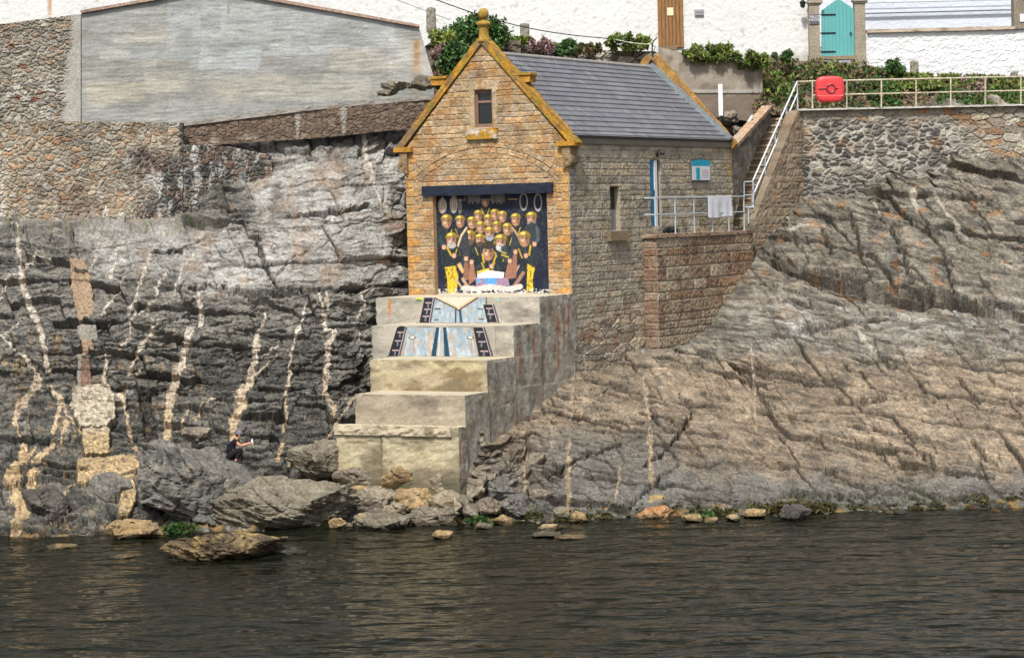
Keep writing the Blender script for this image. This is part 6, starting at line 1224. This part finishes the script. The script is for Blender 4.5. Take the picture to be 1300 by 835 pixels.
rk = [(462, 610, 66, 26), (515, 609, 60, 28), (560, 607, 48, 30), (478, 634, 54, 26), (528, 634, 48, 26), (566, 634, 44, 26), (545, 655, 60, 20), (440, 636, 46, 30), (505, 652, 40, 22)]
nm = ['pale', 'broad', 'square', 'low', 'cracked', 'brown', 'flat', 'dark', 'small']
side = ['at the left end of the upper row under the lowest step', 'in the middle of the upper row under the lowest step', 'under the right corner of the lowest step', 'in the second row left of centre below the lowest step', 'in the second row at the centre below the lowest step', 'in the second row at the right below the lowest step', 'nearest the water on the right below the lowest step', 'left of the block rows below the lowest step', 'nearest the water at the centre below the lowest step']
for i, (x_, y_, w_, h_) in enumerate(rk): rock('stone_block', x_, y_, w_*1.22, h_*1.35, 84.25-(x_-428)*.0135-(y_-610)*.028, (BW, OC, [(.30, .25, .18), (.22, .18, .12)])[i % 3], 30+i, 'rough tan block '*(i % 3 == 1)+'rough grey brown block '*(i % 3 != 1)+side[i], 'block', blocky=.45, cuts=5, group='rubble blocks below the lowest step', dep=.55)
rk2 = [(600, 556, 32, 20), (598, 578, 34, 22), (622, 566, 30, 16), (636, 578, 40, 22), (612, 598, 40, 22), (646, 598, 44, 24), (604, 620, 36, 26), (634, 622, 46, 28), (668, 618, 40, 30), (590, 640, 34, 26), (622, 642, 50, 20), (652, 640, 40, 22), (656, 556, 36, 18), (680, 588, 40, 30), (690, 636, 34, 30)]
s2 = ['topmost against the slip side wall', 'second down against the slip side wall', 'upper one a step right of the slip wall', 'long one in the upper middle', 'centre left one beside the lowest step', 'broad one in the centre', 'lower left one near the lowest step', 'lower centre one above the water', 'lower right one near the pale vein', 'lowest left one at the waterline', 'lowest centre one at the waterline', 'lowest right one at the waterline', 'upper right one on the slabs', 'middle right one on the slabs', 'far right one beside the pale vein']
for i, (x_, y_, w_, h_) in enumerate(rk2): rock('rock', x_, y_, w_*1.1, h_*1.15, [83.6, 83.3, 84.6, 84.6, 82.9, 83.7, 82.4, 82.6, 83.0, 81.8, 81.9, 82.0, 86.0, 84.2, 82.5][i], (BW, GT, BW, [(.13, .12, .11), (.2, .19, .17)])[i % 4], 60+i, 'fallen rock right of the slip, '+s2[i], 'rock', blocky=.35, cuts=6, group='fallen rocks right of the slip', dep=.6)
wlr = [(640, 660, 44, 12, OC, 'flat ribbed ochre rock at the waterline right of the slip'), (716, 652, 34, 18, GT, 'rough barnacled rock at the foot of the pale vein'), (736, 657, 26, 14, OC, 'small yellowish rock just right of the barnacled rock'), (768, 648, 20, 16, OR, 'small bright orange rock at the waterline between two pale veins'), (834, 640, 44, 26, OC, 'upright cream and orange rock leaning on the cliff at the waterline'), (832, 652, 52, 18, OR, 'reddish brown wedge rock in front of the cream and orange rock'), (880, 657, 34, 12, OC, 'flat ochre rock just right of the reddish wedge'), (903, 660, 22, 10, OC, 'small rounded ochre rock between flat ones at the waterline'), (932, 657, 24, 10, OC, 'tan rock left of the yellow lump at the waterline'), (958, 652, 34, 14, OC, 'yellow orange lump of rock at the waterline near the dark weed'), (1010, 652, 40, 22, DK, 'dark weedy rock at the waterline right of the yellow lump'),
 (697, 670, 34, 8, OC, 'low yellow shoal stone, upper of three right of the slip'), (692, 678, 44, 7, GT+[OC[0]], 'low greenish shoal stone, middle of three right of the slip'), (726, 682, 46, 7, OC, 'low tan shoal stone, outermost of three right of the slip'), (612, 668, 30, 10, GT, 'green stained stone in the shallows below the slip corner'), (80, 694, 50, 6, OC, 'submerged pale stone off the far left shore'), (160, 706, 46, 6, OC, 'submerged tan stone left of the jagged ochre rock'), (195, 676, 30, 8, OC, 'small yellow stone beside the squared ochre block')]
for i, (x_, y_, w_, h_, cc, lb) in enumerate(wlr):
    dw = float(Dwater(np.array(float(x_)), np.array(float(y_+h_*.35)))); rock('sea_rock', x_, y_, w_, h_*1.25, dw+.25, cc, 100+i, lb, 'rock', cuts=7, dep=.5, ochre=.3)
for i, (x_, y_, w_, h_, lb) in enumerate(((500, 110, 44, 22, 'dark jagged rock at the left end of the terrace behind the low brown wall'), (535, 106, 38, 26, 'grey jagged rock at the right end of the terrace behind the low brown wall'), (490, 118, 30, 12, 'flat rock lying at the front of the terrace by the low wall coping'))): rock('rock', x_, y_, w_, h_, 97.8, GT, 140+i, lb, cuts=10, strata=.3)
for i, (x_, y_, w_, h_, D_, lb) in enumerate(((900, 165, 30, 26, 105.8, 'grey rock behind the rear coping left of the white post foot'), (925, 150, 30, 20, 106.6, 'brown rock at the foot of the upright white marker post'), (940, 168, 26, 22, 105.2, 'pale grey rock beside the slanting white pole'), (960, 158, 22, 18, 108.0, 'small brown rock above the parapet of the stone steps'))): rock('rock', x_, y_, w_, h_, D_, BW, 150+i, lb, cuts=8)
# small stones and weed strewn along the waterline
for i in range(26):
    x_ = 700+i*23.5+random.uniform(-9, 9); y_ = float(yw(np.array(x_)))+random.uniform(-3, 5); w_ = random.uniform(7, 17); dw = float(Dwater(np.array(x_), np.array(y_+1.5)))
    rock('stone', x_, y_, w_, w_*random.uniform(.35, .6), dw+.1, (OC, GT, DK, OR)[random.choice((0, 0, 1, 1, 2, 3))], 200+i, 'one of the small loose stones strewn along the waterline below the right hand slabs', 'stone', cuts=6, dep=.25, group='small stones along the right waterline', blocky=.2)
mb = MB(); X_ = rng.uniform(620, 1410, 26000); Y_ = yw(X_)-rng.gamma(1.6, 3.2, 26000)+3; ok = fbm(X_/19, Y_/9, 3, 71) > .16; X_, Y_ = X_[ok], Y_[ok]; jx = np.clip((X_-gx[0]).astype(int), 0, len(gx)-1); jy = np.clip((Y_-gy[0]).astype(int), 0, len(gy)-1)
Pw = Pc[jy, jx]+np.array([0, -.04, .02]); Pw = Pw[Pw[:, 2] > -.05]; leaves(mb, Pw, .085, [(.05, .045, .015), (.03, .025, .012), (.07, .065, .02), (.05, .07, .015)], -.3, 2.0); tag(mb.build('seaweed', MLEAF), kind='stuff')
# seaweed
for (cx_, cy_, w_, h_, lb) in ((228, 671, 34, 14, 'bright green seaweed tuft beside the squared ochre block'), (606, 660, 26, 9, 'bright green seaweed patch below the slip corner'), (1010, 645, 60, 16, 'dark olive weed hanging on the waterline rock right of the yellow lump'), (896, 652, 16, 7, 'small green weed tuft behind the flat ochre rocks')):
    mb = MB(); n_ = int(w_*h_*2.2); dw = float(Dwater(np.array(float(cx_)), np.array(float(cy_+h_*.4))))-.25; X_ = cx_+rng.normal(size=n_)*w_*.25; Y_ = cy_+rng.normal(size=n_)*h_*.22; leaves(mb, at(X_, Y_, dw+rng.uniform(-.25, .25, n_)), .085, [(.03, .09, .015), (.05, .12, .02), (.015, .04, .01), (.06, .07, .02)] if cx_ != 1010 else [(.06, .05, .015), (.10, .08, .02), (.03, .025, .01)], -.4, 2.2); tag(mb.build('seaweed', MLEAF), lb, 'seaweed')
# ------------------------------------------------------------------ person crouching on the boulder
def bvh_grid(P):
    ny, nx = P.shape[:2]; i = np.arange(ny*nx).reshape(ny, nx); q = np.stack([i[:-1, :-1], i[:-1, 1:], i[1:, 1:], i[1:, :-1]], -1).reshape(-1, 4); return BVHTree.FromPolygons([tuple(v) for v in P.reshape(-1, 3).tolist()], q.tolist())
bv = bvh_grid(Pb1); bc = bvh_grid(Pc[400:560, 300:460]); r_ = ray(299, 586); hit = bv.ray_cast(Vector(CAM), Vector(r_/np.linalg.norm(r_)))[0]
h2 = bc.ray_cast(Vector(CAM), Vector(r_/np.linalg.norm(r_)))[0]; print('person hits', hit, h2)
if hit is None or (h2 is not None and h2.y < hit.y): hit = h2
base = np.array(hit)+[0, .12, -.03]
def skin(name, verts, edges, rads, mat, parent, sub=2, root=0):
    me = bpy.data.meshes.new(name); me.from_pydata([tuple(v) for v in verts], edges, []); o = bpy.data.objects.new(name, me); COL.objects.link(o)
    o.modifiers.new('skin', 'SKIN'); me.skin_vertices or None
    sv = me.skin_vertices[0].data if len(me.skin_vertices) else None
    for i, r in enumerate(rads): sv[i].radius = r if hasattr(r, '__len__') else (r, r)
    sv[root].use_root = True
    s = o.modifiers.new('sub', 'SUBSURF'); s.levels = sub; s.render_levels = sub
    dg = bpy.context.evaluated_depsgraph_get(); m2 = bpy.data.meshes.new_from_object(o.evaluated_get(dg)); bpy.data.objects.remove(o)
    m2.materials.clear(); m2.materials.append(mat); 
    for p in m2.polygons: p.use_smooth = True
    o2 = bpy.data.objects.new(name, m2); COL.objects.link(o2); o2.parent = parent; return o2
def colr(o, c):
    me = o.data
    if 'Col' not in me.attributes: me.attributes.new('Col', 'FLOAT_COLOR', 'POINT')
    me.attributes['Col'].data.foreach_set('color', np.tile([*c, 1], len(me.vertices)).astype(np.float32))
person = empty('person', base, 'person crouching on the blue grey boulder in black clothes and cap, arms held forward', 'person')
hip, wst, chs, nek = (-.20, 0, .27), (-.17, 0, .42), (-.05, 0, .62), (.06, 0, .76); hd1, hd2 = (.10, 0, .83), (.145, 0, .93)
V = [hip, wst, chs, nek, hd1, hd2]; E = [(0, 1), (1, 2), (2, 3), (3, 4), (4, 5)]; Rd = [.13, .115, .13, .055, .075, .092]
fing = []
for s_ in (-1, 1):
    k = len(V); V += [(-.15, s_*.10, .26), (.20, s_*.17, .42), (.02, s_*.14, .09), (.00, s_*.14, .045), (.19, s_*.15, .03)]; E += [(0, k), (k, k+1), (k+1, k+2), (k+2, k+3), (k+3, k+4)]; Rd += [.095, .065, .045, .045, .032]
    k = len(V); V += [(.01, s_*.17, .70), (.20, s_*.19, .55), (.40, s_*.10, .60), (.46, s_*.07, .62)]; E += [(2, k), (k, k+1), (k+1, k+2), (k+2, k+3)]; Rd += [.062, .042, .033, (.022, .036)]
    w_ = k+3
    for f in range(4):
        q = len(V); off = (f-1.5)*.020; L_ = (.035, .042, .040, .030)[f]
        V += [(.50, s_*.06, .62+off), (.50+L_, s_*.045, .62+off*1.2), (.50+L_*1.5, s_*.02, .615+off*1.1)]; E += [(w_, q), (q, q+1), (q+1, q+2)]; Rd += [.011, .009, .008]
    q = len(V); V += [(.475, s_*.035, .645), (.505, s_*.012, .66)]; E += [(w_, q), (q, q+1)]; Rd += [.012, .010]
body = skin('body', V, E, Rd, MSKIN, person)
# face: nose, eyes, ears added to the head as small features (kept in one child mesh)
mb = MB(); hc = np.array([.15, 0, .925])
def part(mbx, name, mat, smooth=True):
    o = mbx.build(name, mat, person, smooth); return o
base_o = np.array(person['_o'])
def sph(mb, c, r, col, sc=(1, 1, 1), k=14):
    S, T = np.meshgrid(np.linspace(0, 2*math.pi, k*2+1), np.linspace(.01, math.pi-.01, k)); P = np.stack([np.cos(S)*np.sin(T)*sc[0], np.sin(S)*np.sin(T)*sc[1], -np.cos(T)*sc[2]], -1)*r+np.array(c)+base_o; mb.grid(P, np.array(col, float)); return P
sph(mb, (.24, 0, .915), .017, (.50, .26, .18), (1.1, .8, 1.3)); sph(mb, (.145, -.088, .92), .024, (.48, .25, .17), (.8, .4, 1.2)); sph(mb, (.145, .088, .92), .024, (.48, .25, .17), (.8, .4, 1.2)); sph(mb, (.222, 0, .872), .016, (.36, .13, .10), (.6, 1.5, .5))
for s_ in (-1, 1): sph(mb, (.226, s_*.034, .938), .011, (.05, .03, .03), (.6, 1.2, .8))
part(mb, 'face', MPAINT)
BLK = (.012, .010, .016)
sh = skin('shirt', [wst, (-.14, 0, .52), chs, (.035, 0, .735), (.0, -.155, .70), (.11, -.19, .62), (.0, .155, .70), (.11, .19, .62), (-.20, 0, .33)], [(0, 1), (1, 2), (2, 3), (2, 4), (4, 5), (2, 6), (6, 7), (0, 8)], [.145, .145, .158, .075, .088, .066, .088, .066, .15], MCLOTH, person); colr(sh, BLK)
VT = [hip]; ET = []; RT_ = [.155]
for s_ in (-1, 1):
    k = len(VT); VT += [(-.14, s_*.10, .27), (.20, s_*.17, .43), (.02, s_*.14, .11)]; ET += [(0, k), (k, k+1), (k+1, k+2)]; RT_ += [.118, .085, .062]
tr = skin('trousers', VT, ET, RT_, MCLOTH, person); colr(tr, (.010, .010, .013))
for s_ in (-1, 1):
    mb = MB(); sph(mb, (.08, s_*.15, .035), .05, (.03, .03, .035), (2.7, .95, .85)); part(mb, 'shoe', MCLOTH)
mb = MB(); P = sph(mb, (.135, 0, .955), .108, (.16, .15, .24), (1.06, .92, .82)); 
mb.prism([base_o+C(.22, -.07, .955), base_o+C(.31, -.05, .935), base_o+C(.33, 0, .93), base_o+C(.31, .05, .935), base_o+C(.22, .07, .955)], C(-.002, 0, .014), C(.10, .09, .15)); part(mb, 'cap', MCLOTH)
mb = MB(); sph(mb, (.085, 0, .90), .088, (.05, .03, .02), (.75, 1.0, 1.1)); part(mb, 'hair', MCLOTH)
mb = MB(); bo = base+C(.55, 0, .56); mb.lathe(bo, [(.03, 0), (.036, .02), (.036, .12), (.03, .15), (.014, .165), (.014, .185), (.017, .19), (.017, .205)], C(.75, .78, .80), 14); tag(mb.build('bottle', MPLAST, None, True), 'small white bottle held in the hands of the crouching person', 'bottle')
# ------------------------------------------------------------------ light
w = bpy.data.worlds.new('World'); scn.world = w; w.use_nodes = True; nt = w.node_tree
bg = nt.nodes['Background']; sky = nt.nodes.new('ShaderNodeTexSky'); sky.sky_type = 'NISHITA'; sky.sun_disc = False
SUN_AZ = math.radians(-166); SUN_EL = math.radians(52)      # azimuth measured from +Y clockwise: behind the camera, to the left
sky.sun_elevation = SUN_EL; sky.sun_rotation = SUN_AZ; sky.air_density = 1; sky.dust_density = 3; sky.ozone_density = 1
hs = nt.nodes.new('ShaderNodeHueSaturation'); hs.inputs['Saturation'].default_value = .22
nt.links.new(sky.outputs[0], hs.inputs['Color']); nt.links.new(hs.outputs[0], bg.inputs[0]); bg.inputs[1].default_value = .11
sl = bpy.data.lights.new('sun', 'SUN'); sl.energy = 3.1; sl.angle = math.radians(5); sl.color = (1, .95, .87)
so = bpy.data.objects.new('sun', sl); COL.objects.link(so)
dv = Vector((math.sin(SUN_AZ)*math.cos(SUN_EL), math.cos(SUN_AZ)*math.cos(SUN_EL), math.sin(SUN_EL)))
so.rotation_euler = (-dv).to_track_quat('-Z', 'Y').to_euler(); so.location = (0, 0, 60)
vs = scn.view_settings; vs.view_transform = 'Standard'; vs.look = 'None'; vs.gamma = 1; vs.exposure = .52; vs.use_curve_mapping = False
